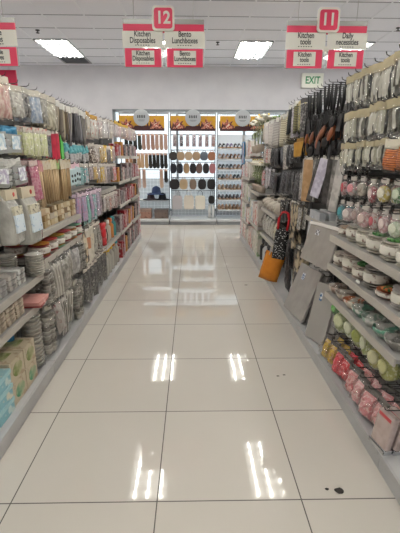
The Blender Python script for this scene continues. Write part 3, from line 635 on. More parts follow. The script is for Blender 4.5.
for k, (y, c) in enumerate([(2.13, '#c9c9c6'), (2.02, '#b9b2ab'), (1.9, '#a9a6a4'), (1.79, '#c9c5be'), (1.67, '#bcbab6')]):
    for j in range(3):
        put('foil_roll', 'roll', f'{"silver" if k%2 else "pale"} grey roll, {_LV[j]} up, {_W[5-k]} pile on the upper nearest left shelf', box_(c, .095, .30, .026, '#8e8a88'), (on(-1, .20), y, .708+j*.029), rz_of(-1)+R_.uniform(-.04, .04), group='flat wrapped rolls on the upper nearest left shelf')
for j in range(3):
    put('place_mat_pack', 'pack', ['pink flat pack, lowest of the pile over the lower left shelf edge', 'pink flat pack, middle of the pile over the lower left shelf edge', 'pink flat pack, topmost of the pile over the lower left shelf edge'][j],
        box_('#d3978f' if j else '#a04a48', .17, .30, .011, '#dba79f'), (on(-1, .13), 2.23, .548+j*.0125), rz_of(-1)+.12-j*.05, group='pink flat packs on the lower left shelf')
for k, y in enumerate([2.04, 1.93, 1.82, 1.71]):
    for j in range(4):
        put('wooden_cutlery_pack', 'pack', f'cutlery pack, {_LV[j]} up, {_W[4-k]} pile on the lower nearest left shelf', box_('#b9ab98', .10, .30, .022, '#8d8070'), (on(-1, .19), y, .548+j*.025), rz_of(-1)+R_.uniform(-.05, .05), group='beige cutlery packs on the lower nearest left shelf')
put('cup_bag', 'cup bag', 'tall clear bag of plastic cups standing on the deck beside the kraft cartons', cupstack(14, .06, '#bdb8b0', .36), (on(-1, .10), 2.29, .112))
put('cup_bag', 'cup bag', 'tall clear bag of plastic cups behind the front one, nearest left unit', cupstack(14, .06, '#bdb8b0', .36), (on(-1, .25), 2.27, .112))
put('bottle_pack', 'bottle', 'clear bottle with blue label behind the kraft cartons', bottle('#7fa0b8', '#3b87b5', .04, .30), (on(-1, .17), 2.14, .101))
put('bottle_pack', 'bottle', 'clear bottle with blue label against the back panel', bottle('#7fa0b8', '#3b87b5', .04, .30), (on(-1, .30), 2.15, .101))
for (i, y, z, lb) in ((0, 2.10, .101, 'lower far'), (1, 2.10, .228, 'upper far'), (2, 1.935, .101, 'lower near'), (3, 1.935, .228, 'upper near')):
    put('kraft_carton', 'carton', f'{lb} cream carton with green leaf panel beside the blue cartons', box_('#cdbfa6', .16, .24, .125, '#b59f84', '#76853f' if i % 2 else '#4f9a72', '#c9c09c'), (on(-1, .165), y, z), rz_of(-1)+R_.uniform(-.04, .04), group='cream kraft cartons')
for j, y in enumerate((1.765, 1.60)):
    for i in range(3):
        put('tissue_box', 'box', f'{["lowest", "middle", "topmost"][i]} light blue patterned box in the {"far" if j == 0 else "near"} pile at left corner', box_('#8cc0cc', .155, .24, .074, '#d3e4e2' if i != 1 else '#e0dccb', lid='#a8d3da'), (on(-1, .16), y, .101+i*.079), rz_of(-1)+R_.uniform(-.04, .04), group='light blue patterned boxes')
# second left unit shelves: wooden box packs above, plate packs between
for k in range(6):
    y = 2.45+k*.15
    for j in range(3):
        c = ['#7d6442', '#b59c74', '#c9b590', '#a08458', '#bdb2a2', '#c2a888'][(k+j*2) % 6]
        put('wood_tray_pack', 'pack', f'{["brown", "tan", "beige", "olive", "grey", "sand"][(k+j*2)%6]} tray pack, {_LV[j]} up, {_W[k+1]} pile, upper shelf of second left unit', box_(c, .13, .26, .04, '#d5c9ae'), (on(-1, .18), y, .947+j*.042), rz_of(-1)+R_.uniform(-.1, .1), group='flat tray packs on the second left unit')
pc = ['#c98a3c', '#b8433f', '#c9a04a', '#c45a62', '#d9d3c9', '#8fc3a8', '#cfcac2']
for k in range(6):
    y = 2.47+k*.15
    for d in (.07, .22):
        a, b2 = pc[k % 7], pc[(k+3) % 7]
        put('paper_plate_pack', 'plates', f'{["orange", "red", "gold", "rose", "white", "green"][k]} paper plates, {"front" if d < .1 else "rear"}, {_W[k+1]} stack, lower shelf of second left unit', stack(a, 8, .066, b2, gap=.0115), (on(-1, d), y, .777), group='paper plate stacks on the second left unit')
# hung lower goods of the fourth left unit, shelf goods
row(-1, 4, 'the shelf row', 1.01, [(4.28+k*.15, pk_(c, c2, .13, .2), nm+' pack', 'printed_pack', 'pack') for k, (c, c2, nm) in enumerate([('#b9aeb2', '#cfc7c2', 'grey pink'), ('#cfc5bd', '#9a8a86', 'cream brown'), ('#c4b9b2', '#c05a50', 'beige red'), ('#d2c8c0', '#aa9c99', 'pale'), ('#c2aaa8', '#8a7074', 'dusky')])])
for k, (y, c, cap) in enumerate([(4.30, '#cfcac0', '#dcb41e'), (4.46, '#c9c5ba', '#dcb41e'), (4.62, '#c5c1b8', '#dcb41e'), (4.78, '#b9b4ac', '#d27a2a'), (4.94, '#bdb8ae', '#2f8f96')]):
    put('spray_bottle', 'bottle', f'clear bottle with {["yellow", "yellow", "yellow", "orange", "teal"][k]} cap, {_W[k+1]} on the deck of the fourth left unit', bottle(c, cap, .045, .30), (on(-1, .08), y, .101), group='capped bottles on the left deck')
    put('spray_bottle', 'bottle', f'pale {["lemon", "cream", "sand", "orange", "teal"][k]} bottle, {_W[k+1]} on the low shelf of the fourth left unit', bottle(['#d0c8b4', '#c9b9a8', '#cfc0b0', '#d98a4a', '#4a9a9c'][k], ['#d8a93a', '#b34a3a', '#dedad0', '#d8672a', '#2f8f96'][k], .045, .24), (on(-1, .10), y, .452), group='bottles on the low left shelf')
# red flask pair by the board row
for k in range(2):
    r = put('red_flask', 'flask', f'red flask hanging at the far end of the third left unit, {"front" if k == 0 else "rear"}', [('flask', cached('rf', 'flask', lambda b: b.lathe([(.03, -.24), (.045, -.235), (.045, -.16), (.036, -.155), (.045, -.15), (.045, -.07), (.03, -.06), (.038, -.05), (.038, -.01), (.02, 0)], mat('#c9222a', .3, coat=.5), n=12))),
        ('strap', cached('rfs', 'strap', lambda b: b.tube([(.045, 0, -.2), (.06, -.01, -.13), (.045, 0, -.06)], .004, BLACK)))], (-.94-k*.1, 4.07, .745), group='red flasks')
hook(LU[3], -1, .925, 4.07, .745, 1.34)
# fifth and sixth left units: crowded shelves of small upright boxes and pouches
redc = [('#a58f94', '#a83c48', 'pink and red'), ('#b9aaa6', '#8c3446', 'white and crimson'), ('#a97880', '#c9b5b2', 'rose'), ('#b8862c', '#a03d33', 'orange'), ('#8f8689', '#463e42', 'grey'), ('#9e2630', '#c0aca6', 'red'), ('#2f2b2f', '#8a8284', 'black'), ('#a09390', '#6a4f56', 'mauve')]
for u in (5, 6):
    y0, y1 = LY[u-1], LY[u]
    for si, z in enumerate((.101, .452, .802, 1.102, 1.422)):
        for k in range(5):
            y = y0+.09+k*(y1-y0-.18)/4; c, c2, nm = redc[(k*3+si*2+u) % 8]
            h = [.3, .28, .22, .24, .2][si]*R_.uniform(.8, 1.0)
            put('snack_box' if (k+si) % 2 else 'gift_pack', 'box', f'{nm} upright box, {_W[k+1]} on {["the deck", "the lowest shelf", "the middle shelf", "the third shelf", "the top shelf"][si]} of the {ORD[u]} left unit',
                box_(c, .10+.035*((k+si) % 2), .10, h*(.8+.2*((k*2+si) % 3)/2), c2, c2 if (k+si) % 3 == 0 else None, c), (on(-1, .08), y, z), rz_of(-1)+R_.uniform(-.12, .12), group='small upright boxes on the far left shelves')
    yh = [(y0+.1+k*.18, pouch(['#cfc6c8', '#c9a9ae', '#d8d2cd', '#c2b2b4', '#d3c3b6'][k], ['#b5808a', '#e0d8d4', '#c99a4a', '#8a7c84', '#b54a52'][k], .15, .17, .03, card='#e0b436' if u == 5 else '#d9cfc8', thr=.58), ['pink grey', 'rose', 'white gold', 'mauve', 'cream'][k]+' pack', 'header_pack', 'pack') for k in range(5)]
    row(-1, u, T1, 1.83, yh, n=2)

# ================= RIGHT, hanging
T1 = 'the top row'
hd = '#b9ac8c'
def clear_in(b, w, h, c, c2):
    rr = random.Random(c+c2)
    for k in range(5):
        x = -w*.36+k*w*.18; m = mat(c if k % 2 else c2, .45) if k not in (1, 3) else mat('#2e2d29' if k == 3 else '#e2e0d8', .5)  # near-white and near-black pieces paint in highlights and dark gaps among the contents
        b.pillow(w*.17, h*.70*rr.uniform(.75, 1), .022, m, (x, rr.uniform(-.005, .005), -h*.16), seed=k, nx=2, nz=4)
def clearset(c='#a9a69c', c2='#d2cfc4', h=.185, w=.105, card=hd, ch=.03):
    key = ('cl', c, c2, h, w, card, ch); sd = R_.randrange(2)
    return [('contents', cached(key+('a',), 'contents', lambda b: clear_in(b, w, h, c, c2))),
            ('bag', cached(key+('b', sd), 'bag', lambda b: b.pillow(w, h, .034, film(bs=26), (0, 0, -.005), seed=sd, wr=.16))),
            ('header_card', cached(key+('c',), 'header_card', lambda b: b.box((-w/2, -.008, -ch), (w/2, .008, .010), mat(card, .6, '#a3977a', 8))))]
yy = [1.71, 1.825, 1.94, 2.055, 2.17, 2.285, 2.385]
row(1, 1, T1, 1.835, [(y, clearset(['#7f7c73', '#96917f', '#77746b', '#8f8b78'][k % 4], ['#c9c6bc', '#67645a', '#d9d6cc'][k % 3]), 'clear bag of grey utensils', 'utensil_bag', 'bag') for k, y in enumerate(yy)], n=3)
row(1, 1, 'the second row', 1.645, [(y, clearset(['#97937f', '#6d6a60', '#8a866f'][k % 3], ['#d8d5c8', '#77756b', '#c9c6b6'][k % 3], .165, card='#bbae8c', ch=.030), 'clear bag of olive utensils', 'utensil_bag', 'bag') for k, y in enumerate(yy)], n=3)
r3 = []
for k, y in enumerate(yy):
    r3.append((y, brush(), 'orange brown brush pack', 'scrub_brush', 'brush') if k < 2 else (y, clearset(['#d9d6c8', '#9a967f'][k % 2], ['#b5b3a0', '#dedccf'][k % 2], .135, card='#b8ac8c', ch=.022), 'clear bag of white pads', 'pad_bag', 'bag'))
row(1, 1, 'the third row', 1.475, r3, n=3)
pcs = [('#5d9a55', '#cfd9c2', 'green and white'), ('#d8bc3a', '#e3dccb', 'yellow and white'), ('#c2404e', '#e0c9c8', 'red and pink'), ('#cfc5b5', '#a9a196', 'cream'), ('#bdb6b2', '#d98f98', 'grey and rose'), ('#cfa3a6', '#c5404c', 'pink and red')]
row(1, 1, 'the fourth row', 1.295, [(1.72+k*.125, puck(a, b2, .046), nm+' round pack', 'sponge_pack', 'sponge') for k, (a, b2, nm) in enumerate(pcs)], n=3, pitch=.055)
pcs = [('#b9cba8', '#dfe2d0', 'pale green'), ('#cf9298', '#e3cfcc', 'rose'), ('#cfc2bd', '#c9606a', 'white and red'), ('#cf8f95', '#dcc6c2', 'pink'), ('#cdb9b4', '#a98f8c', 'blush'), ('#cba5a8', '#e3d9d6', 'pale pink'), ('#3f95a5', '#4aa5b2', 'teal')]
row(1, 1, 'the fifth row', 1.155, [(1.71+k*.107, puck(a, b2, .05), nm+' round pack', 'sponge_pack', 'sponge') for k, (a, b2, nm) in enumerate(pcs)], n=3, pitch=.055)
# extra black hooks above the fourth and fifth rows
for z in (1.335, 1.19):
    for y in ys(1.6, 2.38, 10): hook(RU[1], 1, .90, y, z, 1.30)
# under the lowest shelf
g1 = [('#b9b84a', '#d6d49a', 'yellow green', .10), ('#c9c04a', '#dcd9b0', 'lime yellow', .11), ('#b3bc5f', '#dfe2c5', 'green', .10), ('#c3cc8f', '#a8b35c', 'pale green', .12), ('#b3c184', '#e0e4c8', 'leaf green', .12), ('#a9bb6d', '#dadfb5', 'pale leaf', .11), ('#58b84e', '#7fca6f', 'bright green', .06)]
row(1, 1, 'the green row', .515, [(1.66+k*.118, puck(a, b2, w/2+.018, .06, '#6d6a5a'), nm+' sponge pack', 'sponge_pack', 'sponge') for k, (a, b2, nm, w) in enumerate(g1)], n=3, pitch=.085, xf=.93)
g2 = [('#cf8f92', '#ddb5b2', 'pink', .1), ('#d58a90', '#e0bcb8', 'rosy pink', .1), ('#d9a1a3', '#e3c9c6', 'pale pink', .09), ('#d9a3a0', '#c9646c', 'pink red', .1), ('#d3353f', '#e08a8c', 'red', .1), ('#d93f4c', '#d96670', 'coral red', .09), ('#c9a53a', '#b98a6a', 'mustard', .09), ('#cfae45', '#b99670', 'gold', .08)]
row(1, 1, 'the pink row', .285, [(1.60+k*.105, pouch(a, b2, w*1.05, .15, .065, card='#6a6461', ch=.018, thr=.54), nm+' cloth pack', 'scrub_pack', 'pack') for k, (a, b2, nm, w) in enumerate(g2)], n=2, pitch=.085, xf=.89, tiltx=-.12)
for z in (.40, .345, .31): 
    for y in ys(1.56, 2.38, 12): hook(RU[1], 1, .93, y, z, 1.30)
def tin():
    return [('tray', cached('tina', 'tray', lambda b: b.box((-.055, -.02, -.17), (.055, .02, -.0), mat('#c9b7b3', .2, '#b9a5a2', 20, metal=.3, coat=.8), bev=.012))),
            ('foil_edge', cached('tinb', 'foil_edge', lambda b: b.box((-.058, -.024, -.185), (.058, .024, -.16), mat('#d5d8dc', .12, metal=1), bev=.006))), ('label', cached('tinc', 'label', lambda b: b.box((-.04, -.0215, -.028), (.04, -.0203, -.012), mat('#b8474c', .5))))]
peg(1, 1, 'the bottom end', 1.51, .30, tin(), 2, xf=.875, pitch=.05, look='silver lidded tray pack', name='foil_tray', cat='tray', tiltx=-.1)
# second right unit
kinds = ['turner', 'ladle', 'tongs', 'turner', 'spoon', 'whisk', 'turner', 'ladle', 'tongs', 'turner', 'spoon', 'ladle']
for rn, z, off in ((T1, 1.86, 0), ('the second row', 1.69, 4)):
    for k in range(11):
        kd = kinds[(k+off) % 12]
        c = '#1c1b1d'
        row(1, 2, rn, z-(.03 if k < 3 else 0), [(2.48+k*.078, utensil(c, '#1b1a1c', kd, .26), f'black {kd}', 'kitchen_'+kd, kd)], n=3, pitch=.05, jit=2)
for k in range(5):
    row(1, 2, 'the copper row', 1.655, [(2.52+k*.16, utensil('#2a2320', '#94583a' if k % 2 == 0 else '#744832', 'scoop', .15), 'black handled brown leather scoop', 'brown_scoop', 'scoop', dict(tilty=.75, jit=2))], n=3, pitch=.06)
for k in range(7): row(1, 2, 'the black row', 1.47, [(2.50+k*.125, utensil('#1a1a1c', '#2b2a2c', kinds[(k+7) % 12], .22), f'black {kinds[(k+7)%12]}', 'kitchen_'+kinds[(k+7) % 12], kinds[(k+7) % 12], dict(jit=3))], n=2, pitch=.07, xf=1.0)
row(1, 2, 'the board row', 1.40, [(2.46, board('#c5c1bd', .06, .32, .012, '#a9a5a2'), 'white long board', 'cutting_board', 'board', dict(tilty=.12)), (2.56, board('#8d8a88', .05, .31, .012, '#5f5c5a'), 'grey long board', 'cutting_board', 'board', dict(tilty=.10)),
    (2.66, board('#2c2a2b', .06, .34, .012, '#454243'), 'black long board', 'cutting_board', 'board', dict(tilty=.1)), (2.78, board('#b3adc0', .095, .33, .010, '#cdc9d8'), 'silvery lilac sleeve', 'foil_sleeve', 'sleeve', dict(tilty=.24)), (2.90, board('#3a3838', .05, .34, .012, '#5d5a5a'), 'black narrow board', 'cutting_board', 'board', dict(tilty=.2)),
    (3.0, board('#a9a6a5', .04, .30, .012, '#77746f'), 'silver narrow board', 'cutting_board', 'board'), (3.15, board('#a8835c', .10, .32, .015, '#b8946c', card='#dcd6cc'), 'tan wooden board', 'wooden_board', 'board'), (3.28, board('#b9b5b0', .045, .34, .012, '#9b9793'), 'pale narrow board', 'cutting_board', 'board')], n=1, pitch=.045, turn=.55, jit=.3)
for k in range(6): row(1, 2, 'the back board row', 1.38, [(2.50+k*.13, utensil('#161517', '#222123', kinds[(k+3) % 12], .28), f'black {kinds[(k+3)%12]}', 'kitchen_'+kinds[(k+3) % 12], kinds[(k+3) % 12])], n=2, xf=1.02, pitch=.06)
def flat(w, h, t, c, c2, mark='#3c6a9c', edge=None):
    P = [('panel', MB().box((-w/2, -t/2, 0), (w/2, t/2, h), mat(c, .35, c2, 10, coat=.5), bev=.006).mesh('panel'))]
    P.append(('label', MB().box((-w*.22, -t/2-.0015, h*.70), (-w*.09, -t/2-.0002, h*.84), mat(mark, .5, '#dfe3e8', 60, mode='print')).mesh('label')))
    if edge: P.append(('rim', MB().box((-w/2, -t/2-.012, h-.02), (w/2, t/2+.004, h+.003), mat(edge, .4), bev=.003).mesh('rim')))
    return P
put('rack_box', 'box', 'flat grey box with blue picture standing below the tan wooden board', flat(.26, .33, .05, '#9fa2aa', '#c5c6c9', '#6f8fb5'), (.98, 3.10, .665), rz_of(1), -.05)
put('rack_box', 'box', 'flat grey box behind the blue picture box, second right unit', flat(.26, .33, .05, '#9fa2aa', '#c5c6c9', '#6f8fb5'), (1.06, 3.10, .665), rz_of(1), -.05)
hook(RU[2], 1, .95, 3.10, .66, 1.30); hook(RU[2], 1, .95, 2.98, .66, 1.30)
put('baking_tray', 'tray', 'large light grey tray leaning out over the upper end of the shelves', flat(.50, .29, .02, '#a7a29c', '#9a958f', '#55565a', '#dbd7d1'), (.865, 2.70, .665), rz_of(1)+.08, -.28, -.06)
for k in range(5):
    r = empty('wire_rack', f'{["lowest", "second lowest", "middle", "second highest", "topmost"][k]} round black wire rack above the leaning grey tray', 'wire rack', (1.06, 2.55, .935+k*.022), group='round wire racks')
    obj('ring', cached('wr', 'ring', lambda b: [b.tube([(.1*math.cos(a), .1*math.sin(a), 0) for a in [j*PI/10 for j in range(21)]], .004, DARKW, 5)]), r)
    obj('grid', cached('wg', 'grid', lambda b: [b.tube([(x, -.09*math.cos(x*13), 0), (x, .09*math.cos(x*13), 0)], .002, DARKW, 4) for x in (-.07, -.035, 0, .035, .07)]), r)
# tall grey trays standing on the deck
def deck_tray(x, y, w, h, rz, rx, ry, label, c='#9b9793'):
    put('baking_tray', 'tray', label, flat(w, h, .022, c, '#a8a4a0', '#3c6a9c'), (x, y, .105), rz_of(1)+rz, rx, ry, group='grey trays standing on the right deck')
deck_tray(.862, 3.13, .44, .43, .10, -.36, -.05, 'tall grey tray with blue tag, farthest on the right deck')
deck_tray(.925, 3.10, .42, .44, .06, -.33, -.03, 'tall grey tray just behind the one with blue tag', '#8b8784')
deck_tray(.895, 2.62, .19, .43, .45, -.16, .05, 'narrow grey tray nearest the shelves, frontmost', '#a9a5a1')
for k in range(3):
    deck_tray(.945+k*.035, 2.585-k*.01, .19, .43-k*.012, .38, -.12, .03, f'narrow grey tray nearest the shelves, {["second", "third", "fourth"][k]} from front', ['#6f6c6b', '#8f8b88', '#5f5c5b'][k])
for k in range(7): hook(RU[2], 1, .97, 2.5+k*.12, .56, 1.30)
row(1, 2, 'the low row', .55, [(2.47, utensil('#1d1c1e', '#2c2b2d', 'whisk', .3), 'black whisk', 'kitchen_whisk', 'whisk'), (2.78, utensil('#1d1c1e', '#2c2b2d', 'turner', .3), 'black turner', 'kitchen_turner', 'turner'), (3.27, utensil('#1d1c1e', '#2c2b2d', 'spoon', .3), 'black spoon', 'kitchen_spoon', 'spoon')], n=2, xf=1.05)
# third right unit
row(1, 3, T1, 1.86, [(3.40, pouch('#3b3a3c', '#8a8786', .08, .26, .02, card='#4a4848', thr=.55), 'dark narrow pack', 'narrow_pack', 'pack'), (3.50, pouch('#a39a4e', '#6b6640', .10, .27, .02, card='#c9bd8a'), 'olive yellow pack', 'narrow_pack', 'pack'),
    (3.60, towel('#8f8a60', '#4b483c', .08, .26), 'olive striped towel', 'hanging_towel', 'towel'), (3.70, pouch('#a79fa9', '#cfcbd6', .075, .31, .02, card='#d9d5d8'), 'silvery narrow pack', 'narrow_pack', 'pack'), (3.79, towel('#2a2a2c', '#3c3c3f', .06, .27), 'black towel', 'hanging_towel', 'towel')], n=3)
row(1, 3, T1, 1.80, [(3.89, towel('#cfc6ad', '#9d957c', .10, .26, 'stripez', 16), 'cream striped towel', 'hanging_towel', 'towel'), (4.0, towel('#c9c1aa', '#a59d86', .10, .26, 'stripez', 16), 'cream striped towel', 'hanging_towel', 'towel'), (4.13, towel('#b9b4ab', '#8b867e', .10, .25), 'grey striped towel', 'hanging_towel', 'towel')], n=3)
row(1, 3, 'the second row', 1.55, [(3.38, board('#b5852c', .15, .12, .03, '#a97a26', card='#8a6420'), 'ochre square case', 'ochre_case', 'case'), (3.52, pouch('#29282b', '#4c4a4e', .12, .22, .04, thr=.6), 'black cloth pack', 'cloth_pack', 'pack'), (3.65, pouch('#3a3a3e', '#9a9ca0', .12, .2, .04, thr=.6), 'black and silver pack', 'cloth_pack', 'pack'),
    (3.79, pouch('#1f1f22', '#38383c', .12, .24, .04, thr=.6), 'black cloth pack', 'cloth_pack', 'pack'), (3.93, pouch('#c3beb8', '#8f8c88', .10, .27, .02), 'off white flat pack', 'cloth_pack', 'pack', dict(tilty=-.15)), (4.08, pouch('#4b4d54', '#5c5e66', .14, .2, .03), 'slate grey pouch', 'cloth_pack', 'pack', dict(tilty=-.4))], n=2)
leo = lambda w=.075: board('#b3a387', w, .38, .02, '#2e2a26')
row(1, 3, 'the third row', 1.31, [(3.42, pouch('#8f8a88', '#b9b5b2', .10, .28, .02), 'grey narrow pack', 'narrow_pack', 'pack'), (3.56, pouch('#2c2b2d', '#59575a', .12, .28, .03), 'black tall pack', 'narrow_pack', 'pack'), (3.72, pouch('#38373a', '#8d8b8a', .12, .28, .03, thr=.6), 'charcoal tall pack', 'narrow_pack', 'pack'), (3.88, pouch('#222124', '#4a494c', .13, .28, .03), 'black tall pack', 'narrow_pack', 'pack'), (4.05, pouch('#2f2e31', '#55545a', .13, .28, .03), 'charcoal tall pack', 'narrow_pack', 'pack')], n=2, xf=.93)
row(1, 3, 'the patterned row', 1.02, [(3.40, pouch('#8a8682', '#c5c2be', .08, .26, .02), 'grey slim pack', 'narrow_pack', 'pack'), (3.48, leo(), 'leopard patterned strip', 'patterned_strip', 'strip', dict(tilty=.1)), (3.58, leo(), 'leopard patterned strip', 'patterned_strip', 'strip', dict(tilty=-.08)), (3.68, leo(.06), 'leopard patterned strip', 'patterned_strip', 'strip', dict(tilty=.05)), (3.88, pouch('#1f1e20', '#39383a', .14, .30, .03), 'black tall pack', 'narrow_pack', 'pack'), (4.07, pouch('#2a2a2c', '#cbc9c4', .14, .28, .03, thr=.62), 'black and white pack', 'narrow_pack', 'pack')], n=2, xf=.93)
row(1, 3, 'the low row', .60, [(3.42, leo(), 'leopard patterned strip', 'patterned_strip', 'strip'), (3.53, leo(), 'leopard patterned strip', 'patterned_strip', 'strip'), (3.64, pouch('#77736d', '#3f3d3b', .09, .4, .02), 'brown grey pack', 'narrow_pack', 'pack'), (3.96, pouch('#252427', '#4a494c', .12, .36, .03), 'black tall pack', 'narrow_pack', 'pack'), (4.12, pouch('#3a393b', '#77767a', .12, .36, .03), 'dark grey tall pack', 'narrow_pack', 'pack')], n=2, xf=.98)
r = empty('polka_dot_bag', 'black bag with white dots and a bright red handle on the right', 'bag', (.90, 3.78, .89), (0, .10, -.45))
obj('handle', MB().tube([(-.045, 0, -.17), (-.05, 0, -.06), (-.03, 0, -.005), (.0, 0, .008), (.03, 0, -.005), (.05, 0, -.06), (.045, 0, -.17)], .013, mat('#d01f2c', .45)), r, label='bright red handle')
obj('bag_body', MB().pillow(.13, .32, .045, mat('#dadada', .7, '#1d1d20', 60, mode='dots', thr=.27), (0, 0, -.15), seed=1, wr=.08), r)
r = empty('orange_bag', 'orange cloth tote hanging low beside the black and white dotted bag', 'bag', (.905, 4.03, .50), (.05, .26, -.5))
obj('bag_body', MB().pillow(.215, .33, .09, mat('#d3821c', .6, '#c97815', 14), (0, 0, -.08), seed=2, wr=.08, ex=2.4), r)
obj('strap', MB().tube([(-.06, -.01, -.12), (-.05, 0, .02), (-.01, 0, .12)], .006, mat('#b9b2a2', .6)).tube([(.06, -.01, -.12), (.03, 0, .02), (.0, 0, .12)], .006, mat('#b9b2a2', .6)), r)
hook(RU[3], 1, .875, 3.76, .905, 1.30); hook(RU[3], 1, .865, 4.02, .625, 1.30)
put('black_tote', 'bag', 'black folded tote standing between orange tote and grey trays', pouch('#232225', '#3a393c', .2, .30, .05, thr=.6), (.95, 3.72, .405), rz_of(1))
put('black_tote', 'bag', 'dark bag standing just beyond the tall grey trays on the deck', pouch('#232225', '#4a494c', .2, .30, .05, thr=.6), (.97, 3.48, .405), rz_of(1))
# fourth right unit
tw4 = [('#bdb8b4', '#8f8b89', 'grey'), ('#c9c5c2', '#a9a4a0', 'pale grey'), ('#a9a3a0', '#cfc9c4', 'stone'), ('#c5bfbd', '#8a8486', 'mauve grey'), ('#b3aeac', '#d3cfcb', 'silver'), ('#c9c2b9', '#9b948c', 'sand')]
row(1, 4, T1, 1.80, [(4.30+k*.15, towel(a, b2, .12, .25), nm+' striped towel', 'hanging_towel', 'towel') for k, (a, b2, nm) in enumerate(tw4)], n=2)
row(1, 4, 'the second row', 1.54, [(4.32, pouch('#242327', '#3d3c40', .15, .26, .05, thr=.6), 'black cloth pack', 'cloth_pack', 'pack'), (4.50, pouch('#1f1f22', '#5a5a5e', .14, .26, .05, thr=.6), 'black glossy pack', 'cloth_pack', 'pack'), (4.68, pouch('#b9a3a0', '#d3c9c2', .12, .2, .03), 'blush pack', 'cloth_pack', 'pack'), (4.84, pouch('#b93a42', '#d8c5bf', .08, .2, .03), 'red and cream pack', 'cloth_pack', 'pack'), (4.99, pouch('#c9bdb5', '#a89c96', .12, .2, .03), 'beige pack', 'cloth_pack', 'pack')])
row(1, 4, 'the third row', 1.28, [(4.32, pouch('#2b2a2e', '#47464a', .14, .26, .04), 'black tall pack', 'cloth_pack', 'pack'), (4.48, pouch('#38373b', '#77767c', .12, .24, .03), 'charcoal pack', 'cloth_pack', 'pack'), (4.66, pouch('#c2bbc0', '#a39da6', .16, .24, .03, card='#cfcad0'), 'pale lilac hanging cloth', 'cloth_pack', 'pack'), (4.85, pouch('#c6bfc2', '#aaa4ab', .16, .24, .03, card='#cfcad0'), 'pale lilac hanging cloth', 'cloth_pack', 'pack'), (5.03, pouch('#bdb5b4', '#c05058', .12, .24, .03), 'grey and red pack', 'cloth_pack', 'pack')])
for k, y in enumerate((4.36, 4.58, 4.80, 5.02)):
    for d in (.12, .28):
        put('stuffed_sack', 'sack', f'cream stuffed sack, {"front" if d < .2 else "rear"}, {_W[k+1]} on the upper shelf of the fourth right unit', [('sack', cached('sck', 'sack', lambda b: b.pillow(.19, .14, .13, mat('#cfc8bd', .75, '#b5aba0', 12, bump=.5), (0, 0, .14), seed=2, wr=.1))), ('tie', cached('sct', 'tie', lambda b: b.lathe([(.012, .12), (.016, .145), (.03, .165)], mat('#a39a90', .7), n=8)))], (on(1, d), y, .781), rz_of(1)+R_.uniform(-.2, .2), group='cream sacks')
for k, (y, c, nm) in enumerate([(4.33, '#d0ccae', 'pale yellow'), (4.50, '#c9c4bb', 'beige'), (4.68, '#d3d0ca', 'white'), (4.86, '#cfcbc6', 'white'), (5.04, '#c2beb9', 'grey')]):
    put('folded_bag', 'bag', f'{nm} folded bag, {_W[k+1]} on the lower shelf of the fourth right unit', pouch(c, '#a8a296', .15, .27, .06, thr=.6), (on(1, .10), y, .73), rz_of(1)+R_.uniform(-.15, .15), group='folded bags on the right')
    put('storage_jar', 'jar', f'{["black", "white", "dark grey", "pale", "charcoal"][k]} bottle, {_W[k+1]} on the deck of the fourth right unit', bottle(['#2b2a2c', '#d3d3d6', '#3a393c', '#c9c9cc', '#2f2e31'][k], ['#1c1b1d', '#b9b9bd'][k] if k < 2 else '#3a3a3d', .055, .28), (on(1, .10), y, .101), group='bottles on the right deck')
# flowers and far right units
def flower(c1, c2):
    key = ('fl', c1, c2)
    def st(b):
        for a in range(7): b.tube([(0, 0, 0), (.02*math.cos(a), .02*math.sin(a), .15), (.07*math.cos(a*2.4), .07*math.sin(a*2.4), .30)], .003, mat('#7f8a62', .6), 4)
    def pt(b):
        rr = random.Random(5)
        for a in range(9):
            cx, cy, cz = .085*math.cos(a*2.4)*(a % 3+1)/3, .085*math.sin(a*2.4)*(a % 3+1)/3, (.27 if a % 2 else .30)+.05*((a*7) % 4)/4
            for p in range(6):
                t = p*PI/3; b.sphere((cx+.028*math.cos(t), cy+.028*math.sin(t), cz), .024, mat(c1, .7), n=6, sc_=(1, 1, .6))
    def ct(b):
        for a in range(9): b.sphere((.085*math.cos(a*2.4)*(a % 3+1)/3, .085*math.sin(a*2.4)*(a % 3+1)/3, .306+.05*((a*7) % 4)/4), .014, mat(c2, .7), n=6)
    def lf(b):
        for a in range(6):
            t = a*2.1; m_ = Matrix.Translation((.05*math.cos(t), .05*math.sin(t), .12+.012*a)) @ Matrix.Rotation(t, 4, 'Z') @ Matrix.Rotation(.9, 4, 'Y')
            b.prism([(0, -.008), (.02, -.013), (.05, 0), (.02, .013), (0, .008)], .002, mat('#8b9672', .6), M=m_ @ Matrix.Rotation(PI/2, 4, 'X'))
    return [('stems', cached(key+('s',), 'stems', st)), ('petals', cached(key+('p',), 'petals', pt)), ('flower_centres', cached(key+('c',), 'flower_centres', ct)), ('leaves', cached(key+('l',), 'leaves', lf)),
            ('pot', cached('flpot', 'pot', lambda b: b.lathe([(.035, -.08), (.05, 0), (.053, .01), (.045, .01)], mat('#b9ab9d', .6), n=10)))]
for k, (y, z, x) in enumerate([(5.26, 1.40, .93), (5.46, 1.38, .92), (5.66, 1.40, .95), (5.36, 1.39, 1.08), (5.86, 1.39, .94), (5.60, 1.39, 1.10)]):
    put('artificial_bouquet', 'flowers', ['white and yellow flower bouquet, nearest on the high right shelf', 'white and yellow flower bouquet, second-nearest on the high right shelf', 'cream flower bouquet, middle of the high right shelf', 'pale green bouquet behind the nearest white one', 'white flower bouquet, farthest on the high right shelf', 'cream bouquet behind the middle one'][k],
        flower(['#e8e4d8', '#e6e2cf', '#e9dfc2', '#9fb07a', '#efebe2', '#e2d6b8'][k], ['#d9b83a', '#c9a93a', '#b5853a', '#5d7a45', '#d8c25a', '#c99a4a'][k]), (x-.045, y-.05, z+.160), 0, group='artificial bouquets').scale = (.95, 1.0, 1.05)
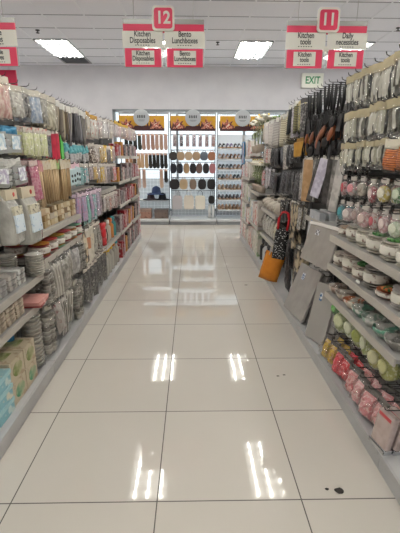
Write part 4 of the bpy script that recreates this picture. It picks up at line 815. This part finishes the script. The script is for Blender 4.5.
for k, y in enumerate((5.25, 5.45, 5.65, 5.85)):
    put('artificial_bouquet', 'flowers', f'small white flower bouquet, {_W[k+1]} on the upper shelf of the fifth right unit', flower('#e6e2d3', '#c9b45a'), (.93, y, 1.032), 0, group='small artificial bouquets')
for u in (5, 6):
    y0, y1 = RY[u-1], RY[u]
    zs = ((.101, .34), (.502, .36)) if u == 5 else ((.101, .24), (.402, .28), (.752, .28), (1.102, .26), (1.422, .26))
    for si, (z, h) in enumerate(zs):
        for k in range(5):
            y = y0+.1+k*(y1-y0-.2)/4; c, c2, nm = [('#d5d1cb', '#b5aea6', 'white'), ('#c9c2ba', '#8f857c', 'beige'), ('#ddd9d4', '#c05a5a', 'white and red'), ('#cbb9b0', '#a34b4b', 'tan and red'), ('#d8d4cf', '#8fa9c0', 'white and blue'), ('#cfcabf', '#7f9a6a', 'cream and green')][(k+si*2+u) % 6]
            put('carton', 'box', f'{nm} carton, {_W[k+1]} on {["the deck", "the lowest shelf", "the middle shelf", "the third shelf", "the top shelf"][si]} of the {ORD[u]} right unit', box_(c, .14, .12, h*R_.uniform(.8, 1), c2, c2 if k % 2 else None), (on(1, .09), y, z), rz_of(1)+R_.uniform(-.1, .1), group='cartons on the far right shelves')
r = empty('card_rack', 'blue framed card rack on the far end of the right aisle shelves', 'rack', (.86, 6.80, 1.30), (0, 0, 0))
obj('frame', MB().box((-.012, -.12, 0), (.012, -.10, .36), mat('#4a7da8', .4)).box((-.012, .1, 0), (.012, .12, .36), mat('#4a7da8', .4)).box((-.012, -.1, .34), (.012, .1, .36), mat('#4a7da8', .4)).box((-.012, -.1, 0), (.012, .1, .02), mat('#4a7da8', .4)), r)
obj('card', MB().box((-.004, -.098, .022), (.004, .098, .338), mat('#c9b9c2', .5, '#b03a48', 14, mode='print', thr=.6)), r)
obj('bracket', MB().box((.012, -.01, .1), (.10, .01, .12), METAL), r)

# ================= RIGHT, on the three shelves of the nearest unit
sA = [('#cfc9be', None, .065), ('#d3cfc6', '#5f9a52', .068), ('#c9c5bb', '#4f8a4a', .07), ('#d0cbc1', None, .062), ('#c5c0b6', None, .06), ('#b59f8d', None, .05)]
shelfz = {'upper': .932, 'middle': .747, 'lower': .562}
for k in range(6):
    for d in (.10, .25):
        c, f_, rr_ = sA[k]
        put('bowl_stack', 'bowls', f'{["white", "white", "cream", "white", "pale grey", "tan"][k]} nested bowls{" topped with green" if f_ else ""}, {"front" if d < .2 else "rear"}, {_W[k+1]}, upper shelf of nearest right unit', stack(c, 6 if k < 5 else 4, rr_, '#b9b3a8', gap=.016, fill=f_), (on(1, d), 1.62+k*.148, .932), group='nested bowls on the upper right shelf')
sB = [('#cfcac8', '#b9b2b0', 7, None, 'pale grey'), ('#a8603c', '#8f4a2c', 3, '#c2703f', 'orange brown'), ('#b9b5af', '#8f8a84', 8, None, 'grey'), ('#cdbfb5', '#bfb0a5', 6, '#5d9a5a', 'green topped'), ('#cdb9af', '#d8cfc6', 8, None, 'pinkish white'), ('#c5b9ae', '#d0c5bb', 6, None, 'beige')]
for k in range(6):
    for d in (.10, .25):
        c, c2, n_, f_, nm = sB[k]
        put('plate_stack', 'plates', f'{nm} stacked dishes, {"front" if d < .2 else "rear"}, {_W[k+1]}, middle shelf of nearest right unit', stack(c, n_, .064, c2, gap=.014, fill=f_), (on(1, d), 1.62+k*.148, .747), group='stacked dishes on the middle right shelf')
sC = [('#b9b5b0', '#77736e', 'clear grey'), ('#c5c2bd', '#5f9a84', 'grey and green'), ('#8fa596', '#d3d3cc', 'sage'), ('#5f8f78', '#cfcfc8', 'green'), ('#cf7444', '#d9d0c2', 'orange'), ('#d3cabd', '#b5a595', 'cream'), ('#c9bdb2', '#a98f82', 'blush')]
for k, (c, c2, nm) in enumerate(sC):
    for d in (.08, .21):
        put('wrapped_dish', 'dish', f'{nm} wrapped dish, {"front" if d < .2 else "rear"}, {_W[k+1]} on the lower shelf of nearest right unit',
            [('dish', cached(('wd', c), 'dish', lambda b: b.lathe([(.03, 0), (.055, .03), (.06, .05), (.056, .05), (.03, .01)], mat(c, .35, c2, 30, mode='print', coat=.5), n=12, rib=.03))),
             ('wrapper', cached('wdw', 'wrapper', lambda b: b.sphere((0, 0, .052), .062, film('#dfe2e0', .3), n=8, sc_=(1, 1, .5))))], (on(1, d), 1.60+k*.128, .563), R_.uniform(0, 3), group='wrapped dishes on the lower right shelf')
put('paper_tag', 'tag', 'small white crumpled tag on the middle right shelf edge', [('tag', MB().pillow(.04, .018, .014, mat('#e6e4df', .6), (0, 0, .018), seed=3).mesh('tag'))], (.885, 1.985, .75), rz_of(1))

# stains on the floor
STAIN = mat('#2a2522', .7)
for (x, y, w, h, l) in ((.636, 1.376, .022, .016, 'larger dark scuff at the lower right of the floor'), (.587, 1.387, .009, .007, 'small dark scuff left of the larger one at lower right'), (.568, 2.313, .010, .006, 'left dark scuff of the pair in mid floor at right'), (.612, 2.325, .010, .006, 'right dark scuff of the pair in mid floor at right'), (.614, 4.26, .022, .010, 'thin dark scuff far along the floor at right')):
    b = MB(); rr = random.Random(l)
    b.loft([[Vector((w*q*math.cos(a*PI/5)*rr.uniform(.7, 1.2), h*q*math.sin(a*PI/5)*rr.uniform(.7, 1.3), z_)) for a in range(10)] for q, z_ in ((1, .0004), (.9, .0014))], STAIN, sm=False)
    tag(obj('floor_scuff', b, loc=(x, y, 0)), l, 'scuff', 'dark scuffs on the floor tiles')
#BACK
# ================= back display racks in front of the window
WIRE = mat('#e6e9ea', .4); CHR = mat('#aeb6bb', .25, metal=.7); SHW = mat('#e9eaea', .35)
BX = [-1.60, -.49, .54, 1.58, 2.60]; BF, BB = 8.62, 9.15
def backframe(k, levels, wires=True):
    x0, x1 = BX[k]+.012, BX[k+1]-.012; W = x1-x0
    r = empty('display_rack', f'{["leftmost sock", "second", "third slipper", "rightmost"][k]} chrome display rack in front of the shop window', 'display rack', (x0, BB, 0), group='display racks in front of the window')
    for x in (0, W-.02): obj('upright', MB().box((x, -.02, .1), (x+.02, .02, 2.36), CHR), r)
    obj('top_rail', MB().box((0, -.012, 2.32), (W, .012, 2.37), CHR), r)
    obj('plinth', MB().box((0, -.66, 0), (W, .02, .07), mat('#85888c', .5)).box((0, -.68, .072), (W, .02, .105), mat('#cdd0d2', .4)), r)
    g = MB()
    for i in range(1, int(W/.08)): g.box((i*.08-.002, .004, .12), (i*.08+.002, .008, 1.12), WIRE)
    for i in range(1, 13): g.box((0.02, .009, .1+i*.08), (W-.02, .012, .104+i*.08), WIRE)
    if k < 2: g.box((.02, .014, .12), (W-.02, .018, .95), mat('#dfe6ea', .5, alpha=.55))
    else: g.box((.02, .014, .12), (W-.02, .018, 1.9), mat('#c9ccd0', .5, alpha=.45))
    obj('wire_grid', g, r)
    for z in levels:
        s_ = obj('shelf', MB().box((.02, -.50 if k == 2 else -.30, z-.012), (W-.02, -.02, z), SHW), r)
        obj('price_rail', MB().box((.02, (-.51 if k == 2 else -.31), z-.03), (W-.02, (-.502 if k == 2 else -.302), z+.004), mat('#c5ccd0', .3)), s_)
    if k in (0, 1):
        for z in (1.86, 1.47, 1.14) if k == 0 else (1.86, 1.55, 1.30, .98, .70):
            obj('hanging_rail', MB().tube([(.02, -.43, z+.015), (W-.02, -.43, z+.015)], .009, CHR, 6).tube([(.03, -.43, z+.015), (.03, 0, z+.015)], .007, CHR, 5).tube([(W-.03, -.43, z+.015), (W-.03, 0, z+.015)], .007, CHR, 5), r)
    return r
backframe(0, [.50]); backframe(1, []); LV3 = [1.60, 1.385, 1.17, .955, .74, .525, .31]; backframe(2, LV3); backframe(3, [1.5, 1.0, .5])
YEL = mat('#cf9d28', .45, '#c08f22', 9); MAR = mat('#3a0c12', .5)
for k in range(4):
    cx = (BX[k]+BX[k+1])/2+(.0 if k != 2 else -.0); w = .47
    r = empty('promotional_banner', f'yellow and maroon printed banner with round silver badge, {["leftmost", "second from left", "third from left", "rightmost, half hidden"][k]}', 'banner', (cx, 8.72, 1.95), group='banners above the display racks')
    obj('board', MB().box((-w, -.01, 0), (w, .01, .295), YEL), r)
    obj('lower_band', MB().box((-w, -.014, 0), (w, -.0105, .05), MAR).prism([(-.17, .05), (.17, .05), (.15, .10), (-.15, .10)], .003, MAR, (0, -.0125, 0)), r)
    sk = mat('#c98a72', .5, '#5c1a1a', 30, mode='print'); rd = mat('#a8242a', .5, '#e5d6c2', 30, mode='print', thr=.56)
    for s_ in (-1, 1):
        c = s_*.30; fg = MB(); fg.prism([(c-.15, .05), (c+.14, .05), (c+.10, .12), (c+.02, .15), (c-.05, .13), (c-.12, .17)], .003, MAR, (0, -.0125, 0))
        fg.prism([(c-.13, .04), (c+.12, .04), (c+.13, .10), (c+.06, .13), (c+.10, .2), (c+.02, .17), (c-.03, .26), (c-.06, .16), (c-.14, .19), (c-.09, .11)], .004, sk, (0, -.0165, 0))
        fg.prism([(c-.05, .06), (c+.05, .08), (c+.02, .15), (c-.04, .14)], .004, rd, (0, -.0215, 0))
        fg.prism([(c-.15, .05), (c-.17, .2), (c-.19, .19), (c-.19, .05)], .004, MAR, (0, -.0165, 0))
        obj('figure_print', fg, r)
    bd = MB(); bd.lathe([(.16, -.035), (.165, -.033), (.165, -.023), (.16, -.021)], mat('#aeb3b8', .4), (0, 0, .255), n=24, axis='y')
    b_ = obj('badge', bd, r)
    mk = MB(); rr = random.Random(k)
    for j in range(5): mk.prism([(-.085+j*.035, .25), (-.065+j*.035, .245), (-.06+j*.035, .30), (-.08+j*.035, .305)], .002, INK, (0, -.0365, 0))
    mk.box((-.07, -.0375, .205), (.07, -.0355, .212), INK); mk.box((-.05, -.0375, .185), (.05, -.0355, .19), INK)
    obj('badge_print', mk, b_)
    obj('hanger', MB().tube([(-.3, .01, .29), (-.3, .41, .40)], .005, CHR, 5).tube([(.3, .01, .29), (.3, .41, .40)], .005, CHR, 5), r)
def sock(c, L=.26):
    key = ('sock', c, L)
    L *= 1.08
    return [('sock', cached(key+('a',), 'sock', lambda b: b.prism([(-.035, 0), (.035, 0), (.036, -L*.62), (.044, -L*.8), (.034, -L*.95), (0, -L), (-.032, -L*.93), (-.040, -L*.72)], .022, mat(c, .85, None)))),
            ('header_card', cached('sockc', 'header_card', lambda b: b.box((-.03, -.014, -.02), (.03, .014, .02), mat('#c98d74', .5, '#e0d0c2', 50, mode='print'))))]
def hang_back(x, z, P, name, cat, label, group, y=8.71):
    put(name, cat, label, P, (x, y, z), R_.uniform(-.15, .15), 0, R_.uniform(-.02, .02), group)
so1 = ['#22231f', '#252a22', '#1f211e', '#2c3028', '#a8877c', '#b39184', '#a58273', '#b08f80', '#a98a78', '#b3958a']
nm1 = ['black', 'dark green', 'black', 'dark olive', 'rosy tan', 'pale tan', 'tan', 'rosy tan', 'tan', 'pale rosy']
for i in range(10):
    hang_back(-1.38+i*.092, 1.87, sock(so1[i], .29), 'sock_pair', 'socks', f'{nm1[i]} socks, {["leftmost", "second", "third", "fourth", "fifth", "sixth", "seventh", "eighth", "ninth", "rightmost"][i]} on the top rail of the sock rack', 'socks on the top rail')
so2 = ['#8a6248', '#a57a5a', '#55402f', '#b0906c', '#b99a78', '#a88a68', '#242120', '#1f1e1d', '#272424', '#1c1b1b', '#2a2726']
for i in range(11):
    hang_back(-1.38+i*.082, 1.48, sock(so2[i], .28), 'sock_pair', 'socks', f'{["brown", "light brown", "dark brown", "khaki", "pale khaki", "tan", "black", "black", "black", "black", "black"][i]} socks, {["leftmost", "second", "third", "fourth", "fifth", "sixth", "seventh", "eighth", "ninth", "tenth", "rightmost"][i]} on the second rail of the sock rack', 'socks on the second rail')
for i, (x, c, n_) in enumerate(((-1.14, '#b39c90', 'left beige'), (-1.03, '#b09486', 'second beige'), (-.66, '#b59a86', 'right beige'), (-.56, '#2a2524', 'black'))):
    hang_back(x, 1.15, sock(c, .36 if i < 3 else .25), 'sock_pair', 'socks', f'{n_} long socks on the lowest rail of the sock rack', 'long socks on the lowest rail')
def hat(c, r=.12):
    key = ('hat', c, r)
    return [('crown', cached(key+('a',), 'crown', lambda b: b.lathe([(r*.6, 0), (r*.62, .03), (r*.5, r*.75), (r*.2, r*.95), (.003, r)], mat(c, .9, None), n=14))),
            ('brim', cached(key+('b',), 'brim', lambda b: b.lathe([(r*.6, .002), (r*1.25, -.012), (r*1.27, -.004), (r*.6, .012)], mat(c, .9), n=16)))]
for i, (x, y, c, z, l) in enumerate(((-1.40, 8.92, '#2f2b33', .515, 'dark hat at the left end of the sock rack shelf'), (-.92, 8.95, '#3a2f36', .515, 'dark plum hat in the middle of the sock rack shelf'), (-.66, 8.95, '#1d1d24', .515, 'black hat at the right end of the sock rack shelf'), (-.80, 9.0, '#39496f', .63, 'blue grey hat on top of the plum and black hats'))):
    put('hat', 'hat', l, hat(c, .14 if i < 3 else .17), (x, y-.04, z), 0, group='hats on the sock rack shelf')
put('storage_basket', 'basket', 'left brown fabric box on the base of the sock rack', box_('#9a7262', .30, .26, .2, '#7d5a4c', lid='#8a7266'), (-1.05, 8.82, .107), 0, group='brown boxes under the hats')
put('storage_basket', 'basket', 'right dark brown fabric box on the base of the sock rack', box_('#6f5f58', .30, .26, .19, '#584a46', lid='#635753'), (-.68, 8.82, .107), 0, group='brown boxes under the hats')
put('storage_basket', 'basket', 'leftmost small rust box, half hidden by the left aisle shelves', box_('#8a4a3a', .14, .26, .22, '#6b3a30'), (-1.33, 8.82, .107), 0, group='brown boxes under the hats')
# second rack
for i in range(7):
    c = ['#8f7f86', '#3a3b44', '#a98d92', '#8f8292', '#a08a96', '#9f7f7f', '#b08c88'][i]
    hang_back(-.36+i*.135, 1.87, pouch(c, '#c9c0c4', .085, .25, .03, card='#b9a9ac', thr=.56), 'glove_pack', 'pack', f'{["grey", "black", "rose", "mauve", "lilac", "brown", "pink"][i]} glove pack, {["leftmost", "second", "third", "middle", "fifth", "sixth", "rightmost"][i]} on the top rail of the second rack', 'glove packs')
def roundbag(c, c2, w=.18, h=.17): return pouch(c, c2, w, h, .08, thr=.6)
def handbag(c, w=.17, h=.17, hl=.09, hc=None):
    key = ('hb', c, w, h, hl, hc)
    rd = h < .25
    out = [(w/2*.98*math.copysign(abs(math.cos(a))**(.75 if rd else .35), math.cos(a)), -hl-h/2+h/2*math.copysign(abs(math.sin(a))**(.75 if rd else .35), math.sin(a))) for a in [k*PI/10 for k in range(20)]]
    return [('bag_body', cached(key+('a',), 'bag_body', lambda b: b.prism(out, .07, mat(c, .75, None)))), ('handle', cached(key+('b',), 'handle', lambda b: b.tube([(-w*.25, 0, -hl-.01), (-w*.2, 0, -.02), (0, 0, .003), (w*.2, 0, -.02), (w*.25, 0, -hl-.01)], .006, mat(hc or c, .7), 5)))]
r2 = ['#2b2625', '#b39a7d', '#b8a084', '#a98f74', '#5f6875', '#9d6b50']
for i in range(6): hang_back(-.40+i*.165, 1.56, handbag(r2[i], .165, .18, .03), 'small_bag', 'bag', f'{["black", "beige", "pale beige", "tan", "slate grey", "brown"][i]} small round bag, {_W[i+1].replace("nearest", "from left")} on the second rail'.replace(' from left on', ' leftmost on'), 'small bags on the second rail')
r3 = ['#20232e', '#1c1f2a', '#a08462', '#211f22', '#5d4a44', '#1d1a1d', '#a0686c', '#222']
for i in range(7): hang_back(-.40+i*.14, 1.31, handbag(r3[i], .135, .21, .02), 'shoe_bag', 'bag', f'{["navy", "dark navy", "tan", "black", "brown", "jet black", "dusty rose"][i]} narrow pouch on the third rail of the second rack', 'pouches on the third rail')
r4 = [('#1c1a1d', .24), ('#b09878', .20), ('#7c6a5c', .17), ('#201d1f', .2), ('#1b1a1c', .2)]
for i in range(5): hang_back(-.38+i*.2, .99, handbag(r4[i][0], r4[i][1]-.02, .22, .03), 'hand_bag', 'bag', f'{["black rounded", "tan", "brown", "black leather", "jet black"][i]} handbag, {["leftmost", "second", "middle", "fourth", "rightmost"][i]} on the fourth rail of the second rack', 'handbags on the fourth rail')
r5 = [('#b5b0b3', '#8d898c', 'grey tote'), ('#d8cfc2', '#d8cfc2', 'cream tote'), ('#e0dacd', '#221f20', 'white tote with black handles'), ('#1f1d1e', '#1f1d1e', 'short black bag')]
for i in range(4): hang_back(-.32+i*.25, .71, handbag(r5[i][0], .22 if i < 3 else .14, .30 if i < 3 else .18, .10, r5[i][1]), 'tote_bag', 'bag', f'{r5[i][2]} on the lowest rail of the second rack', 'totes on the lowest rail')
put('white_roll', 'roll', 'pair of white upright rolls on the base below the short black bag', [('roll', MB().lathe([(.03, 0), (.03, .30)], mat('#e3e3e1', .5), (-.04, 0, 0)).mesh('roll')), ('roll', MB().lathe([(.03, 0), (.03, .28)], mat('#d9d9d8', .5), (.04, 0, 0)).mesh('roll'))], (.43, 8.78, .107))
# third rack: slippers
def slipper(c, c2):
    key = ('sl', c, c2)
    so = [(.0, -.11), (.03, -.10), (.038, -.04), (.03, .02), (.034, .08), (.02, .115), (-.012, .115), (-.03, .07), (-.028, 0), (-.034, -.06), (-.02, -.10)]
    M_ = Matrix.Rotation(-PI/2, 4, 'X')
    return [('sole', cached(key+('a',), 'sole', lambda b: b.prism([(x, -y) for x, y in so], .022, mat(c2, .7), M=Matrix.Translation((0, 0, .012)) @ M_))),
            ('upper', cached(key+('b',), 'upper', lambda b: b.loft([[Vector((.04*math.cos(t)*q, y, .022+.055*math.sin(t)*q2)) for t in [PI*j/8 for j in range(9)]] for y, q, q2 in ((-.108, .5, .5), (-.09, .85, .8), (-.05, 1, 1), (-.005, .98, 1.1))], mat(c, .75), closed=False)))]
sc3 = [['#1b1a1e', '#5a4a6a', '#1e1c20', '#23212a', '#5f4650', '#1d1b1f'], ['#9a7a62', '#7c5e4c', '#8a6a55', '#6a4f42', '#a08468', '#8a6656'], ['#1f2124', '#26282b', '#8a6a58', '#2a2c30', '#1e1f22', '#7a5a4c'], ['#2b3238', '#9a7a66', '#26282c', '#8a6c5c', '#2a2c30', '#7c6a60'],
       ['#a58a6c', '#7c6858', '#8f7660', '#5a4c48', '#a5876c', '#6c5a54'], ['#4a4448', '#3a383c', '#5c5258', '#6a4a4a', '#4c464a', '#3c3a3e'], ['#9c7d68', '#a98c74', '#8c705e', '#b09880', '#94765f', '#a08468']]
cn = ['top', 'second', 'third', 'fourth', 'fifth', 'sixth', 'lowest']
def cname(h):
    r, g, b = (int(h[i:i+2], 16) for i in (1, 3, 5))
    if r < 60: return 'black'
    if b > r: return 'purple'
    if r-b > 55: return 'tan'
    return 'brown' if r-b > 18 else 'grey'
for li, z in enumerate(LV3):
    for i in range(6):
        x = .64+i*.165
        for s_ in (-1, 1):
            sl = put('slipper', 'slipper', f'{cname(sc3[li][i])} slipper, {"left" if s_ < 0 else "right"} of the {["leftmost", "second", "third", "fourth", "fifth", "sixth"][i]} pair on the {cn[li]} shelf of the slipper rack',
                slipper(sc3[li][i], '#b5977c'), (x+s_*.040, 8.80, z+.001), R_.uniform(-.06, .06), group='slippers on the slipper rack'); sl.scale = (.95, 1.3, 1.35)
for i in range(5):
    for z, nm in ((1.501, 'upper'), (1.001, 'middle')):
        put('shoe_carton', 'box', f'{["tan", "grey", "white", "brown", "rose"][i]} carton on the {nm} shelf of the rightmost rack', box_(['#b09a84', '#9c9a98', '#d5d2cd', '#85705f', '#b08a88'][i], .15, .2, .16, None), (1.72+i*.18, 8.98, z), 0, group='cartons on the rightmost rack')
